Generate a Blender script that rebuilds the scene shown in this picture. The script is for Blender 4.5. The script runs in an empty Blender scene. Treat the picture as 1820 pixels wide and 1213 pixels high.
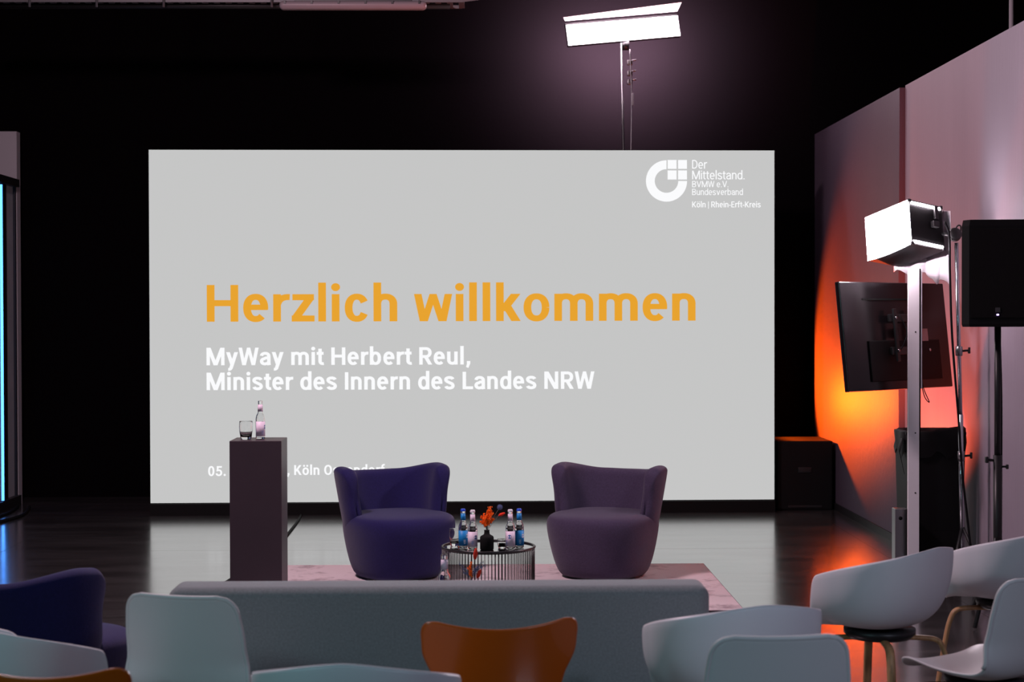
import bpy, bmesh, math, random
from mathutils import Vector, Matrix, Euler
random.seed(7)
C = bpy.context.scene.collection
sc = bpy.context.scene
PI = math.pi
R = math.radians

# ------------------------------------------------------------------ camera
cam_d = bpy.data.cameras.new('camera')
cam = bpy.data.objects.new('camera', cam_d)
C.objects.link(cam)
cam_d.sensor_width = 36.0
cam_d.lens = 36.0 * 3100 / 1820
cam.location = (0, 0, 1.75)
cam.rotation_euler = (Matrix.Rotation(-0.01516, 3, 'Z') @ Matrix.Rotation(PI / 2 - 0.01467, 3, 'X')
                      @ Matrix.Rotation(-0.0022, 3, 'Z')).to_euler()
cam_d.dof.use_dof = True
cam_d.dof.focus_distance = 11.5
cam_d.dof.aperture_fstop = 4.5
cam_d.clip_end = 100
sc.camera = cam

# ------------------------------------------------------------------ world, exposure
w = bpy.data.worlds.new('world')
sc.world = w
w.use_nodes = True
w.node_tree.nodes['Background'].inputs[0].default_value = (0.75, 0.7, 1.0, 1)
w.node_tree.nodes['Background'].inputs[1].default_value = 0.003
sc.view_settings.view_transform = 'Standard'
sc.view_settings.look = 'None'
sc.view_settings.exposure = 0.0
sc.view_settings.gamma = 1.0
sc.view_settings.use_curve_mapping = False
sc.cycles.max_bounces = 10
sc.cycles.sample_clamp_indirect = 6.0


# ------------------------------------------------------------------ hall lamps (out of frame)
def area(name, loc, target, power, col, sx, sy, spread=180):
    d = bpy.data.lights.new(name, 'AREA')
    d.energy = power; d.color = col; d.shape = 'RECTANGLE'; d.size = sx; d.size_y = sy; d.spread = R(spread)
    o = bpy.data.objects.new(name, d); C.objects.link(o)
    o.location = loc
    o.rotation_euler = (Vector(target) - Vector(loc)).to_track_quat('-Z', 'Y').to_euler()
    return o


area('key_light', (-2.6, 8.9, 5.4), (0.3, 10.8, 0.2), 310, (1.0, 0.71, 0.81), 0.9, 0.6)
area('blue_wash_light', (-4.6, 1.5, 3.6), (-0.8, 5.4, 0.5), 13, (0.44, 0.88, 0.95), 1.2, 0.6, 75)
area('lilac_wash_light', (3.4, 1.2, 3.8), (1.1, 5.8, 0.5), 13.5, (0.70, 0.76, 1.0), 1.2, 0.6, 75)


# ------------------------------------------------------------------ helpers
def mat(name, col, rough=0.5, metal=0.0, spec=0.5, bump=0.0, bscale=80.0, var=0.0, vscale=6.0, emit=None, estr=0.0,
        trans=0.0, ior=1.45, coat=0.0, sheen=0.0, stretch=None, alpha=1.0):
    m = bpy.data.materials.new(name)
    m.use_nodes = True
    nt = m.node_tree
    b = nt.nodes['Principled BSDF']
    b.inputs['Base Color'].default_value = (*col, 1)
    b.inputs['Roughness'].default_value = rough
    b.inputs['Metallic'].default_value = metal
    b.inputs['Specular IOR Level'].default_value = spec
    b.inputs['IOR'].default_value = ior
    b.inputs['Transmission Weight'].default_value = trans
    b.inputs['Coat Weight'].default_value = coat
    b.inputs['Sheen Weight'].default_value = sheen
    b.inputs['Alpha'].default_value = alpha
    if emit:
        b.inputs['Emission Color'].default_value = (*emit, 1)
        b.inputs['Emission Strength'].default_value = estr
    if bump or var:
        tc = nt.nodes.new('ShaderNodeTexCoord')
        mp = nt.nodes.new('ShaderNodeMapping')
        nt.links.new(tc.outputs['Object'], mp.inputs['Vector'])
        if stretch: mp.inputs['Scale'].default_value = stretch
    if bump:
        n = nt.nodes.new('ShaderNodeTexNoise')
        n.inputs['Scale'].default_value = bscale
        n.inputs['Detail'].default_value = 3
        nt.links.new(mp.outputs[0], n.inputs['Vector'])
        bp = nt.nodes.new('ShaderNodeBump')
        bp.inputs['Strength'].default_value = bump
        bp.inputs['Distance'].default_value = 0.01
        nt.links.new(n.outputs['Fac'], bp.inputs['Height'])
        nt.links.new(bp.outputs[0], b.inputs['Normal'])
    if var:
        n = nt.nodes.new('ShaderNodeTexNoise')
        n.inputs['Scale'].default_value = vscale
        n.inputs['Detail'].default_value = 6
        nt.links.new(mp.outputs[0], n.inputs['Vector'])
        rp = nt.nodes.new('ShaderNodeValToRGB')
        rp.color_ramp.elements[0].position = 0.3
        rp.color_ramp.elements[1].position = 0.7
        rp.color_ramp.elements[0].color = (*[c * (1 - var) for c in col], 1)
        rp.color_ramp.elements[1].color = (*[min(1, c * (1 + var)) for c in col], 1)
        nt.links.new(n.outputs['Fac'], rp.inputs['Fac'])
        nt.links.new(rp.outputs[0], b.inputs['Base Color'])
    return m


def empty(name, label, cat, loc=(0, 0, 0), rotz=0.0, group=None):
    o = bpy.data.objects.new(name, None)
    C.objects.link(o)
    o.location = loc
    o.rotation_euler = (0, 0, rotz)
    o.empty_display_size = 0.1
    tag(o, label, cat, group)
    return o


def tag(o, label, cat, group=None):
    o['label'] = label
    o['category'] = cat
    if group: o['group'] = group
    return o


def obj(name, bm, m, parent=None, loc=None, rot=None, smooth=True, mesh=None, label=None):
    if mesh is None:
        mesh = bpy.data.meshes.new(name)
        bmesh.ops.recalc_face_normals(bm, faces=bm.faces)
        bm.to_mesh(mesh)
        bm.free()
        if m is not None: mesh.materials.append(m)
        if smooth:
            for p in mesh.polygons: p.use_smooth = True
    o = bpy.data.objects.new(name, mesh)
    C.objects.link(o)
    if parent: o.parent = parent
    if loc: o.location = loc
    if rot: o.rotation_euler = rot
    if label: o['label'] = label
    return o


def struct(name, bm, m, smooth=False):
    o = obj(name, bm, m, smooth=smooth)
    o['kind'] = 'structure'
    return o


def autosmooth(o, ang=35):
    """flat shading across sharp edges"""
    me = o.data
    bm = bmesh.new(); bm.from_mesh(me)
    for e in bm.edges:
        if len(e.link_faces) == 2 and e.calc_face_angle(0) > R(ang): e.smooth = False
    bm.to_mesh(me); bm.free()
    return o


def new(): return bmesh.new()


def box(bm, c, s, rot=None, bev=0.0, seg=3):
    r = bmesh.ops.create_cube(bm, size=1.0)
    vs = r['verts']
    bmesh.ops.scale(bm, vec=s, verts=vs)
    if bev > 0:
        es = list({e for v in vs for e in v.link_edges})
        rr = bmesh.ops.bevel(bm, geom=es, offset=bev, segments=seg, profile=0.5, affect='EDGES')
        vs = list({v for f in rr['faces'] for v in f.verts} | {v for v in vs if v.is_valid})
    M = Matrix.Translation(Vector(c))
    if rot is not None: M = M @ (rot if isinstance(rot, Matrix) else Euler(rot).to_matrix().to_4x4())
    bmesh.ops.transform(bm, matrix=M, verts=vs)
    return bm


def lathe(bm, prof, n=32, c=(0, 0, 0), M=None, sx=1.0, sy=1.0):
    rings = []
    c = Vector(c)
    for r, z in prof:
        if r < 1e-6:
            v = Vector((0, 0, z)) + c
            rings.append([bm.verts.new(M @ v if M else v)])
        else:
            ring = []
            for i in range(n):
                a = 2 * PI * i / n
                v = Vector((r * math.cos(a) * sx, r * math.sin(a) * sy, z)) + c
                ring.append(bm.verts.new(M @ v if M else v))
            rings.append(ring)
    for a, b in zip(rings, rings[1:]):
        if len(a) == 1 and len(b) == 1: continue
        for i in range(n):
            j = (i + 1) % n
            if len(a) == 1: bm.faces.new((a[0], b[i], b[j]))
            elif len(b) == 1: bm.faces.new((a[i], a[j], b[0]))
            else: bm.faces.new((a[i], a[j], b[j], b[i]))
    return bm


def crom(pts, n=8):
    pts = [Vector(p) for p in pts]
    P = [pts[0] * 2 - pts[1]] + pts + [pts[-1] * 2 - pts[-2]]
    out = []
    for i in range(1, len(P) - 2):
        for k in range(n):
            t = k / n
            a, b, c, d = P[i - 1], P[i], P[i + 1], P[i + 2]
            out.append(0.5 * ((2 * b) + (c - a) * t + (2 * a - 5 * b + 4 * c - d) * t * t + (3 * b - a - 3 * c + d) * t ** 3))
    out.append(pts[-1])
    return out


def tube(bm, path, r, n=10, cap=True, flat=1.0, up=None, closed=False):
    path = [Vector(p) for p in path]
    N = len(path)
    rad = r if isinstance(r, (list, tuple)) else [r] * N
    rings = []
    prev = None
    for i, p in enumerate(path):
        if closed: t = path[(i + 1) % N] - path[i - 1]
        elif i == 0: t = path[1] - p
        elif i == N - 1: t = p - path[i - 1]
        else: t = (path[i + 1] - p).normalized() + (p - path[i - 1]).normalized()
        t = t.normalized()
        if prev is None:
            u = Vector(up) if up else (Vector((0, 0, 1)) if abs(t.z) < 0.9 else Vector((1, 0, 0)))
        else: u = prev
        u = (u - t * u.dot(t)).normalized()
        prev = u
        v = t.cross(u)
        rings.append([bm.verts.new(p + (u * math.cos(2 * PI * k / n) * flat + v * math.sin(2 * PI * k / n)) * rad[i]) for k in range(n)])
    pairs = list(zip(rings, rings[1:]))
    if closed: pairs.append((rings[-1], rings[0]))
    for a, b in pairs:
        for k in range(n):
            j = (k + 1) % n
            bm.faces.new((a[k], a[j], b[j], b[k]))
    if cap and not closed:
        bm.faces.new(rings[0]); bm.faces.new(rings[-1])
    return bm


def cyl(bm, p0, p1, r, n=16): return tube(bm, [p0, p1], r, n)


def grid(bm, rows):
    vs = [[bm.verts.new(p) for p in row] for row in rows]
    for a, b in zip(vs, vs[1:]):
        for i in range(len(a) - 1):
            bm.faces.new((a[i], a[i + 1], b[i + 1], b[i]))
    return vs


def mods(o, solid=0.0, sub=0, off=0.0):
    if solid:
        s = o.modifiers.new('solid', 'SOLIDIFY'); s.thickness = solid; s.offset = off
    if sub:
        s = o.modifiers.new('sub', 'SUBSURF'); s.levels = sub; s.render_levels = sub
    return o


def lerp_tab(tab, x):
    if x <= tab[0][0]: return tab[0][1]
    for (a, b), (c, d) in zip(tab, tab[1:]):
        if x <= c:
            t = (x - a) / (c - a)
            t = t * t * (3 - 2 * t)
            return b + (d - b) * t
    return tab[-1][1]


def lin_tab(tab, x):
    if x <= tab[0][0]: return tab[0][1]
    for (a, b), (c, d) in zip(tab, tab[1:]):
        if x <= c: return b + (d - b) * (x - a) / (c - a)
    return tab[-1][1]


# ------------------------------------------------------------------ materials
M = {}
M['black_wall'] = mat('black_cloth_wall', (0.0035, 0.0026, 0.0032), 0.95, spec=0.01, bump=0.15, bscale=30)
M['black_ceiling'] = mat('black_ceiling', (0.006, 0.006, 0.006), 0.95, spec=0.05)
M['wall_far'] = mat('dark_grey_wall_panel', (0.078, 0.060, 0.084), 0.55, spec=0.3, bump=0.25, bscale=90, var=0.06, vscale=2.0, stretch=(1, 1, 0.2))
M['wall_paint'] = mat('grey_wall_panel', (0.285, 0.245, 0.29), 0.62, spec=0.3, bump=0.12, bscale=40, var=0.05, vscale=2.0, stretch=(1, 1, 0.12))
M['white_paint'] = mat('white_paint', (0.42, 0.40, 0.43), 0.5, bump=0.05)
M['post_white'] = mat('white_lacquer', (0.86, 0.83, 0.86), 0.4)
M['black_metal'] = mat('black_metal', (0.012, 0.012, 0.013), 0.42, metal=0.0, spec=0.5)
M['black_plastic'] = mat('black_plastic', (0.004, 0.004, 0.0045), 0.55, spec=0.2, bump=0.1, bscale=400)
M['black_matt'] = mat('black_matt', (0.006, 0.006, 0.006), 0.85, spec=0.2)
M['chrome'] = mat('steel', (0.55, 0.57, 0.62), 0.22, metal=1.0)
M['steel_dull'] = mat('dull_steel', (0.33, 0.33, 0.34), 0.35, metal=1.0)
M['indigo'] = mat('indigo_wool', (0.013, 0.0105, 0.072), 0.9, spec=0.2, bump=0.25, bscale=260, sheen=0.15, var=0.12, vscale=90)
M['purple'] = mat('grey_purple_wool', (0.052, 0.038, 0.076), 0.9, spec=0.2, bump=0.25, bscale=260, sheen=0.15, var=0.12, vscale=90)
M['sofa'] = mat('grey_sofa_fabric', (0.20, 0.215, 0.222), 0.95, spec=0.2, bump=0.3, bscale=320, var=0.12, vscale=120, sheen=0.35)
M['white_shell'] = mat('white_polypropylene', (0.64, 0.65, 0.68), 0.42, spec=0.45)
M['grey_shell'] = mat('grey_white_polypropylene', (0.56, 0.57, 0.57), 0.45, spec=0.45)
M['orange_shell'] = mat('orange_lacquer', (0.42, 0.078, 0.003), 0.30, spec=0.4, coat=0.2)
M['wood'] = mat('oak', (0.40, 0.22, 0.10), 0.5, bump=0.1, bscale=20, var=0.25, vscale=10, stretch=(8, 8, 0.6))
M['plinth'] = mat('aubergine_lacquered_board', (0.042, 0.027, 0.036), 0.42, spec=0.5, bump=0.03, var=0.08, vscale=3)
M['glass'] = mat('clear_glass', (1, 1, 1), 0.0, trans=1.0, ior=1.47)
M['water'] = mat('water', (1, 1, 1), 0.0, trans=1.0, ior=1.33)
M['label_blue'] = mat('blue_paper', (0.005, 0.22, 0.56), 0.5)
M['label_white'] = mat('pale_pink_paper', (0.78, 0.66, 0.78), 0.5)
M['mark_blue'] = mat('blue_ink', (0.02, 0.14, 0.42), 0.5)
M['mark_white'] = mat('white_ink', (0.85, 0.9, 0.95), 0.5)
M['cap_blue'] = mat('blue_cap', (0.01, 0.06, 0.55), 0.35)
M['cap_white'] = mat('white_cap', (0.72, 0.70, 0.75), 0.35)
M['table_black'] = mat('black_powder_coat', (0.010, 0.010, 0.011), 0.35)
M['table_top'] = mat('black_glass_top', (0.006, 0.006, 0.007), 0.04, spec=0.8, coat=1.0)
M['orange_flower'] = mat('orange_dried_flower', (1.0, 0.15, 0.003), 0.9)
M['red_flower'] = mat('red_bunny_tail', (0.80, 0.035, 0.012), 0.9, bump=0.5, bscale=200)
M['blue_flower'] = mat('blue_grey_thistle', (0.10, 0.13, 0.27), 0.8)
M['stem'] = mat('dry_stem', (0.16, 0.15, 0.13), 0.8)
M['screen_grey'] = mat('lit_screen_grey', (0, 0, 0), 0.6, spec=0.1, emit=(0.560, 0.562, 0.560), estr=1.0)
M['screen_white'] = mat('lit_screen_white', (0, 0, 0), 0.6, spec=0.1, emit=(0.96, 0.965, 0.98), estr=1.0)
M['screen_orange'] = mat('lit_screen_orange', (0, 0, 0), 0.6, spec=0.1, emit=(0.80, 0.365, 0.028), estr=1.0)
M['lamp_lit'] = mat('lamp_panel_lit', (0.9, 0.9, 0.9), 0.5, emit=(1.0, 0.78, 0.88), estr=60.0)
M['softbox_lit'] = mat('softbox_cloth_lit', (0.9, 0.9, 0.9), 0.5, emit=(1.0, 0.84, 0.93), estr=170.0)
M['white_cloth'] = mat('thin_white_cloth', (0.75, 0.68, 0.72), 0.8)
M['neon'] = mat('blue_neon_lit', (0.1, 0.3, 0.6), 0.5, emit=(0.07, 0.30, 1.0), estr=3.6)
M['blue_panel'] = mat('pale_panel', (0.30, 0.32, 0.34), 0.85, spec=0.2, bump=0.1, bscale=20, var=0.08, vscale=4)
M['tray'] = mat('galvanised_tray', (0.14, 0.135, 0.145), 0.5, metal=0.3)
M['tube_off'] = mat('unlit_lamp_cover', (0.30, 0.25, 0.27), 0.4)
M['tv_back'] = mat('glossy_black_tv_back', (0.007, 0.006, 0.007), 0.24, spec=0.5)
M['screen_off'] = mat('dark_tv_glass', (0.01, 0.01, 0.012), 0.08)
M['led_violet'] = mat('violet_indicator', (0.2, 0.1, 0.5), 0.5, emit=(0.55, 0.35, 1.0), estr=6.0)
M['gel'] = mat('orange_gel', (0.9, 0.16, 0.04), 0.4)
M['cable'] = mat('black_rubber', (0.005, 0.005, 0.006), 0.7, spec=0.15)


def floor_mat():
    m = bpy.data.materials.new('worn_polished_dark_floor')
    m.use_nodes = True
    nt = m.node_tree; L = nt.links
    b = nt.nodes['Principled BSDF']
    tc = nt.nodes.new('ShaderNodeTexCoord')
    mp = nt.nodes.new('ShaderNodeMapping'); mp.inputs['Scale'].default_value = (0.55, 2.2, 1)
    L.new(tc.outputs['Object'], mp.inputs[0])
    n1 = nt.nodes.new('ShaderNodeTexNoise'); n1.inputs['Scale'].default_value = 1.6; n1.inputs['Detail'].default_value = 9; n1.inputs['Roughness'].default_value = 0.65
    L.new(mp.outputs[0], n1.inputs['Vector'])
    cr = nt.nodes.new('ShaderNodeValToRGB')
    cr.color_ramp.elements[0].position = 0.35; cr.color_ramp.elements[0].color = (0.040, 0.037, 0.037, 1)
    cr.color_ramp.elements[1].position = 0.72; cr.color_ramp.elements[1].color = (0.085, 0.078, 0.078, 1)
    L.new(n1.outputs['Fac'], cr.inputs[0])
    L.new(cr.outputs[0], b.inputs['Base Color'])
    rr = nt.nodes.new('ShaderNodeMapRange')
    rr.inputs['From Min'].default_value = 0.3; rr.inputs['From Max'].default_value = 0.75
    rr.inputs['To Min'].default_value = 0.17; rr.inputs['To Max'].default_value = 0.27
    L.new(n1.outputs['Fac'], rr.inputs['Value'])
    L.new(rr.outputs[0], b.inputs['Roughness'])
    mp2 = nt.nodes.new('ShaderNodeMapping'); mp2.inputs['Scale'].default_value = (2.0, 30.0, 1)
    L.new(tc.outputs['Object'], mp2.inputs[0])
    n2 = nt.nodes.new('ShaderNodeTexNoise'); n2.inputs['Scale'].default_value = 1.0; n2.inputs['Detail'].default_value = 5
    L.new(mp2.outputs[0], n2.inputs['Vector'])
    bp = nt.nodes.new('ShaderNodeBump'); bp.inputs['Strength'].default_value = 0.05; bp.inputs['Distance'].default_value = 0.01
    L.new(n2.outputs['Fac'], bp.inputs['Height'])
    L.new(bp.outputs[0], b.inputs['Normal'])
    sp = nt.nodes.new('ShaderNodeSeparateXYZ'); L.new(tc.outputs['Object'], sp.inputs[0])
    masks = []
    for ax, pos in (('Y', 13.02), ('Y', 9.02), ('X', -3.6), ('X', 2.9)):
        cm = nt.nodes.new('ShaderNodeMath'); cm.operation = 'COMPARE'
        cm.inputs[1].default_value = pos; cm.inputs[2].default_value = 0.006
        L.new(sp.outputs[ax], cm.inputs[0]); masks.append(cm)
    acc = masks[0].outputs[0]
    for cm in masks[1:]:
        mx = nt.nodes.new('ShaderNodeMath'); mx.operation = 'MAXIMUM'
        L.new(acc, mx.inputs[0]); L.new(cm.outputs[0], mx.inputs[1]); acc = mx.outputs[0]
    cw = nt.nodes.new('ShaderNodeMath'); cw.operation = 'MULTIPLY_ADD'; cw.inputs[1].default_value = -0.6; cw.inputs[2].default_value = 1.0
    L.new(acc, cw.inputs[0]); L.new(cw.outputs[0], b.inputs['Coat Weight'])
    b.inputs['IOR'].default_value = 1.6
    b.inputs['Specular IOR Level'].default_value = 0.7
    b.inputs['Coat Roughness'].default_value = 0.15
    b.inputs['Coat IOR'].default_value = 1.55
    return m


def rug_mat():
    m = mat('pink_worn_rug', (0.56, 0.40, 0.43), 0.95, spec=0.1, bump=0.5, bscale=220)
    nt = m.node_tree; L = nt.links
    b = nt.nodes['Principled BSDF']
    tc = nt.nodes.new('ShaderNodeTexCoord')
    n = nt.nodes.new('ShaderNodeTexNoise'); n.inputs['Scale'].default_value = 7; n.inputs['Detail'].default_value = 10; n.inputs['Roughness'].default_value = 0.7
    L.new(tc.outputs['Object'], n.inputs['Vector'])
    v = nt.nodes.new('ShaderNodeTexVoronoi'); v.inputs['Scale'].default_value = 3.2
    L.new(tc.outputs['Object'], v.inputs['Vector'])
    mx = nt.nodes.new('ShaderNodeMix'); mx.data_type = 'FLOAT'; mx.inputs[0].default_value = 0.25
    L.new(n.outputs['Fac'], mx.inputs[2]); L.new(v.outputs['Distance'], mx.inputs[3])
    cr = nt.nodes.new('ShaderNodeValToRGB')
    cr.color_ramp.elements[0].position = 0.36; cr.color_ramp.elements[0].color = (0.36, 0.29, 0.305, 1)
    cr.color_ramp.elements[1].position = 0.50; cr.color_ramp.elements[1].color = (0.68, 0.59, 0.60, 1)
    L.new(mx.outputs[0], cr.inputs[0]); L.new(cr.outputs[0], b.inputs['Base Color'])
    return m


# ------------------------------------------------------------------ the room
bm = new(); box(bm, (0, 7, -0.05), (18, 22, 0.1)); struct('floor', bm, floor_mat())
bm = new(); box(bm, (0, 7, 6.05), (18, 22, 0.1)); struct('ceiling', bm, M['black_ceiling'])
bm = new(); box(bm, (0, 16.97, 3.0), (18, 0.1, 6.0)); struct('wall_back', bm, M['black_wall'])
bm = new(); box(bm, (-8.95, 7, 3.0), (0.1, 20, 6.0)); struct('wall_outer_left', bm, M['black_ceiling'])
bm = new(); box(bm, (8.95, 7, 3.0), (0.1, 20, 6.0)); struct('wall_outer_right', bm, M['black_ceiling'])
bm = new(); box(bm, (0, -3.95, 3.0), (18, 0.1, 6.0)); struct('wall_front', bm, M['black_ceiling'])
# right partition: near panel and a slightly proud far panel, its edge bowing into the gap
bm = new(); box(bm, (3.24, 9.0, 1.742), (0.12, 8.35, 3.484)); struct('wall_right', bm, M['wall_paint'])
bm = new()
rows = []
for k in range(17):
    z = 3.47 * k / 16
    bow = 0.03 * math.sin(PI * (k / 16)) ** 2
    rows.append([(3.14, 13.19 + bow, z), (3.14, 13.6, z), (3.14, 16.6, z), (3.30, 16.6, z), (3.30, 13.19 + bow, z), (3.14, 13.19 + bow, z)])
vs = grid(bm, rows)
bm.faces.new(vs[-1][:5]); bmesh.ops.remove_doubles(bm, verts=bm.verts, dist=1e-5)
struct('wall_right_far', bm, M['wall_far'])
# thin black baseboard along the foot of the far panel
bm = new(); box(bm, (3.134, 14.9, 0.03), (0.012, 3.4, 0.06)); struct('baseboard_right', bm, M['black_metal'])
# left: tall wall end facing the hall
bm = new(); box(bm, (-5.4, 16.35, 1.735), (2.1, 0.12, 3.47)); struct('wall_left', bm, M['white_paint'])

# ------------------------------------------------------------------ blue lit frame wall on the left
t = empty('light_wall', 'grey wall bay with black frame and glowing blue neon tube at far left', 'light wall', (-4.33, 14.7, 0))
bm = new(); box(bm, (-0.06, 0, 1.5), (0.04, 3.1, 2.9)); obj('panel', bm, M['blue_panel'], t, smooth=False)
bm = new(); box(bm, (-0.05, 0, 2.985), (0.12, 3.14, 0.07)); obj('top_beam', bm, M['black_metal'], t, smooth=False)
bm = new(); box(bm, (-0.05, 0, 0.045), (0.12, 3.14, 0.09)); obj('bottom_beam', bm, M['black_metal'], t, smooth=False)
for y0, wd in ((1.195, 0.15), (-1.2, 0.12)):
    bm = new(); box(bm, (-0.038, y0, 1.52), (0.016, wd, 2.87)); obj('post', bm, M['black_metal'], t, smooth=False)
bm = new(); box(bm, (-0.035, 1.535, 1.52), (0.034, 0.03, 2.87)); obj('post', bm, M['black_metal'], t, smooth=False)
for y0 in (0.97, -0.9):  # second tube is added out of view to cast more blue
    bm = new(); cyl(bm, (0.004, y0, 0.10), (0.004, y0, 2.93), 0.012); obj('neon_tube', bm, M['neon'], t, label='glowing blue neon tube')
# cables at its foot
bm = new(); tube(bm, crom([(-4.28, 16.0, 0.012), (-4.22, 15.4, 0.012), (-4.3, 14.6, 0.012), (-4.35, 13.6, 0.012)]), 0.012)
tag(obj('floor_cable', bm, M['cable']), 'black cable along the floor below the blue neon tube', 'cable')
bm = new(); tube(bm, crom([(-4.15, 15.9, 0.014), (-4.05, 15.2, 0.014), (-4.18, 14.4, 0.014), (-4.2, 13.4, 0.014)]), 0.014)
tag(obj('floor_cable', bm, M['cable']), 'thicker black cable further out from the blue wall bay', 'cable')


# ------------------------------------------------------------------ LED screen
class Pen:
    """draws grotesque letters as flat strokes; cap height 1, v = stem width, h = bar width"""

    def __init__(self, v, h, wk=1.0):
        self.v, self.h, self.wk = v, h, wk
        self.V, self.F, self.Wd = [], [], []
        self.ox = 0.0

    def poly(self, pts):
        n = len(self.V)
        self.V += [(x + self.ox, y) for x, y in pts]
        self.F.append(tuple(range(n, n + len(pts))))

    def rect(self, x0, y0, x1, y1): self.poly([(x0, y0), (x1, y0), (x1, y1), (x0, y1)])

    def disc(self, x, y, rx, ry=None, n=24):
        self.poly([(x + rx * math.cos(2 * PI * i / n), y + (ry or rx) * math.sin(2 * PI * i / n)) for i in range(n)])

    def dia(self, x0, y0, x1, y1, wd):
        self.poly([(x0 - wd / 2, y0), (x0 + wd / 2, y0), (x1 + wd / 2, y1), (x1 - wd / 2, y1)])

    def st(self, pts):
        L, Rr = [], []
        n = len(pts)
        for i, (x, y) in enumerate(pts):
            a = pts[max(0, i - 1)]; b = pts[min(n - 1, i + 1)]
            dx, dy = b[0] - a[0], b[1] - a[1]
            l = math.hypot(dx, dy); dx /= l; dy /= l
            wd = math.hypot(self.v * dy, self.h * dx) / 2
            L.append((x - dy * wd, y + dx * wd)); Rr.append((x + dy * wd, y - dx * wd))
        for i in range(n - 1): self.poly([L[i], Rr[i], Rr[i + 1], L[i + 1]])

    @staticmethod
    def arc(cx, cy, rx, ry, a0, a1, n=28):
        out = []
        for i in range(n + 1):
            a = R(a0 + (a1 - a0) * i / n)
            c_, s_ = math.cos(a), math.sin(a)
            e = 0.90
            out.append((cx + rx * math.copysign(abs(c_) ** e, c_), cy + ry * math.copysign(abs(s_) ** e, s_)))
        return out

    def glyph(self, ch):
        v, h = self.v, self.h
        S, T = v / 2, h / 2
        xh, asc = 0.745, 1.06
        A = self.arc
        k = self.wk
        if ch == ' ': return 0.35 * k
        if ch in 'oö':
            W = 0.69 * k; self.st(A(W / 2, xh / 2, W / 2 - S, xh / 2 - T + 0.012, 0, 360, 40))
            if ch == 'ö':
                self.disc(W / 2 - 0.17 * k, 0.92, v * 0.52); self.disc(W / 2 + 0.17 * k, 0.92, v * 0.52)
            return W
        if ch == 'e':
            W = 0.66 * k
            self.st([(W - S, 0.33)] + A(W / 2, xh / 2, W / 2 - S, xh / 2 - T + 0.012, 0, 315, 40))
            self.rect(S, 0.315, W - 0.01, 0.315 + h * 0.9); return W
        if ch == 'c':
            W = 0.64 * k; self.st(A(W / 2 + 0.01, xh / 2, W / 2 - S, xh / 2 - T + 0.012, 28, 332, 40)); return W
        if ch in 'nhm':
            W = 0.63 * k if ch != 'm' else 1.04 * k
            self.rect(0, 0, v, asc if ch == 'h' else xh)
            arches = [(0, 0.63 * k)] if ch != 'm' else [(0, (W + v) / 2), ((W - v) / 2, W)]
            for x0, x1 in arches:
                self.st(A((x0 + x1) / 2, 0.47, (x1 - x0) / 2 - S, xh - T - 0.47 + 0.012, 165, 0) + [(x1 - S, 0)])
            return W
        if ch == 'u':
            W = 0.63 * k; self.rect(W - v, 0, W, xh)
            self.st([(S, xh)] + A(W / 2, 0.275, W / 2 - S, 0.275 - T + 0.012, 180, 345)); return W
        if ch == 'r':
            W = 0.42 * k; self.rect(0, 0, v, xh)
            self.st(A(0.40 * k, 0.40, 0.40 * k - S, xh - T - 0.40 + 0.005, 165, 84)); return W
        if ch in 'li':
            if ch == 'l': self.rect(0, 0, v, asc)
            else:
                self.rect(0, 0, v, xh); self.disc(S, 0.935, v * 0.58, v * 0.53)
            return v
        if ch == 't':
            W = 0.41 * k; x = 0.10 * k
            self.rect(0, xh - h, W, xh)
            self.st([(x + S, 0.93), (x + S, 0.25)] + A(x + S + 0.17 * k, 0.23, 0.17 * k, 0.23 - T + 0.008, 180, 285)); return W
        if ch == 'f':
            W = 0.45 * k; x = 0.09 * k
            self.rect(0, xh - h, W - 0.02, xh)
            self.st([(x + S, 0), (x + S, 0.80)] + A(x + S + 0.20 * k, 0.82, 0.20 * k, 1.075 - T - 0.82, 180, 75)); return W
        if ch == 'k':
            W = 0.66 * k; self.rect(0, 0, v, asc)
            self.dia(v * 0.8, 0.27, W - v * 0.66, xh, v * 1.25); self.dia(W - v * 0.62, 0, v * 1.25, 0.46, v * 1.22); return W
        if ch == 'w':
            W = 1.02 * k; d = v * 1.0
            q = W / 2
            self.dia(d / 2, xh, 0.25 * W, 0, d * 0.98); self.dia(q, xh, 0.27 * W, 0, d * 0.92)
            self.dia(q, xh, 0.73 * W, 0, d * 0.92); self.dia(W - d / 2, xh, 0.75 * W, 0, d * 0.98); return W
        if ch == 'v':
            W = 0.70 * k; d = v * 1.08
            self.dia(d / 2, xh, W / 2, 0, d); self.dia(W - d / 2, xh, W / 2, 0, d); return W
        if ch == 'y':
            W = 0.70 * k; d = v * 1.08
            self.dia(d / 2, xh, W / 2, 0.03, d); self.dia(W - d / 2, xh, W / 2 - 0.045, -0.10, d)
            self.st([(W / 2 - 0.02, -0.06)] + A(W / 2 - 0.20 * k, -0.09, 0.15 * k, 0.145, 10, -100, 12)); return W
        if ch == 'z':
            W = 0.59 * k
            self.rect(0.02, xh - h, W, xh); self.rect(0, 0, W + 0.015, h)
            self.dia(v * 0.62, h * 0.8, W - v * 0.60, xh - h * 0.8, v * 1.22); return W
        if ch in 'bd':
            W = 0.665 * k
            self.rect(0 if ch == 'b' else W - v, 0, v if ch == 'b' else W, asc)
            c_ = W / 2
            self.st(A(c_, xh / 2, W / 2 - S, xh / 2 - T + 0.012, 0, 360, 40)); return W
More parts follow.
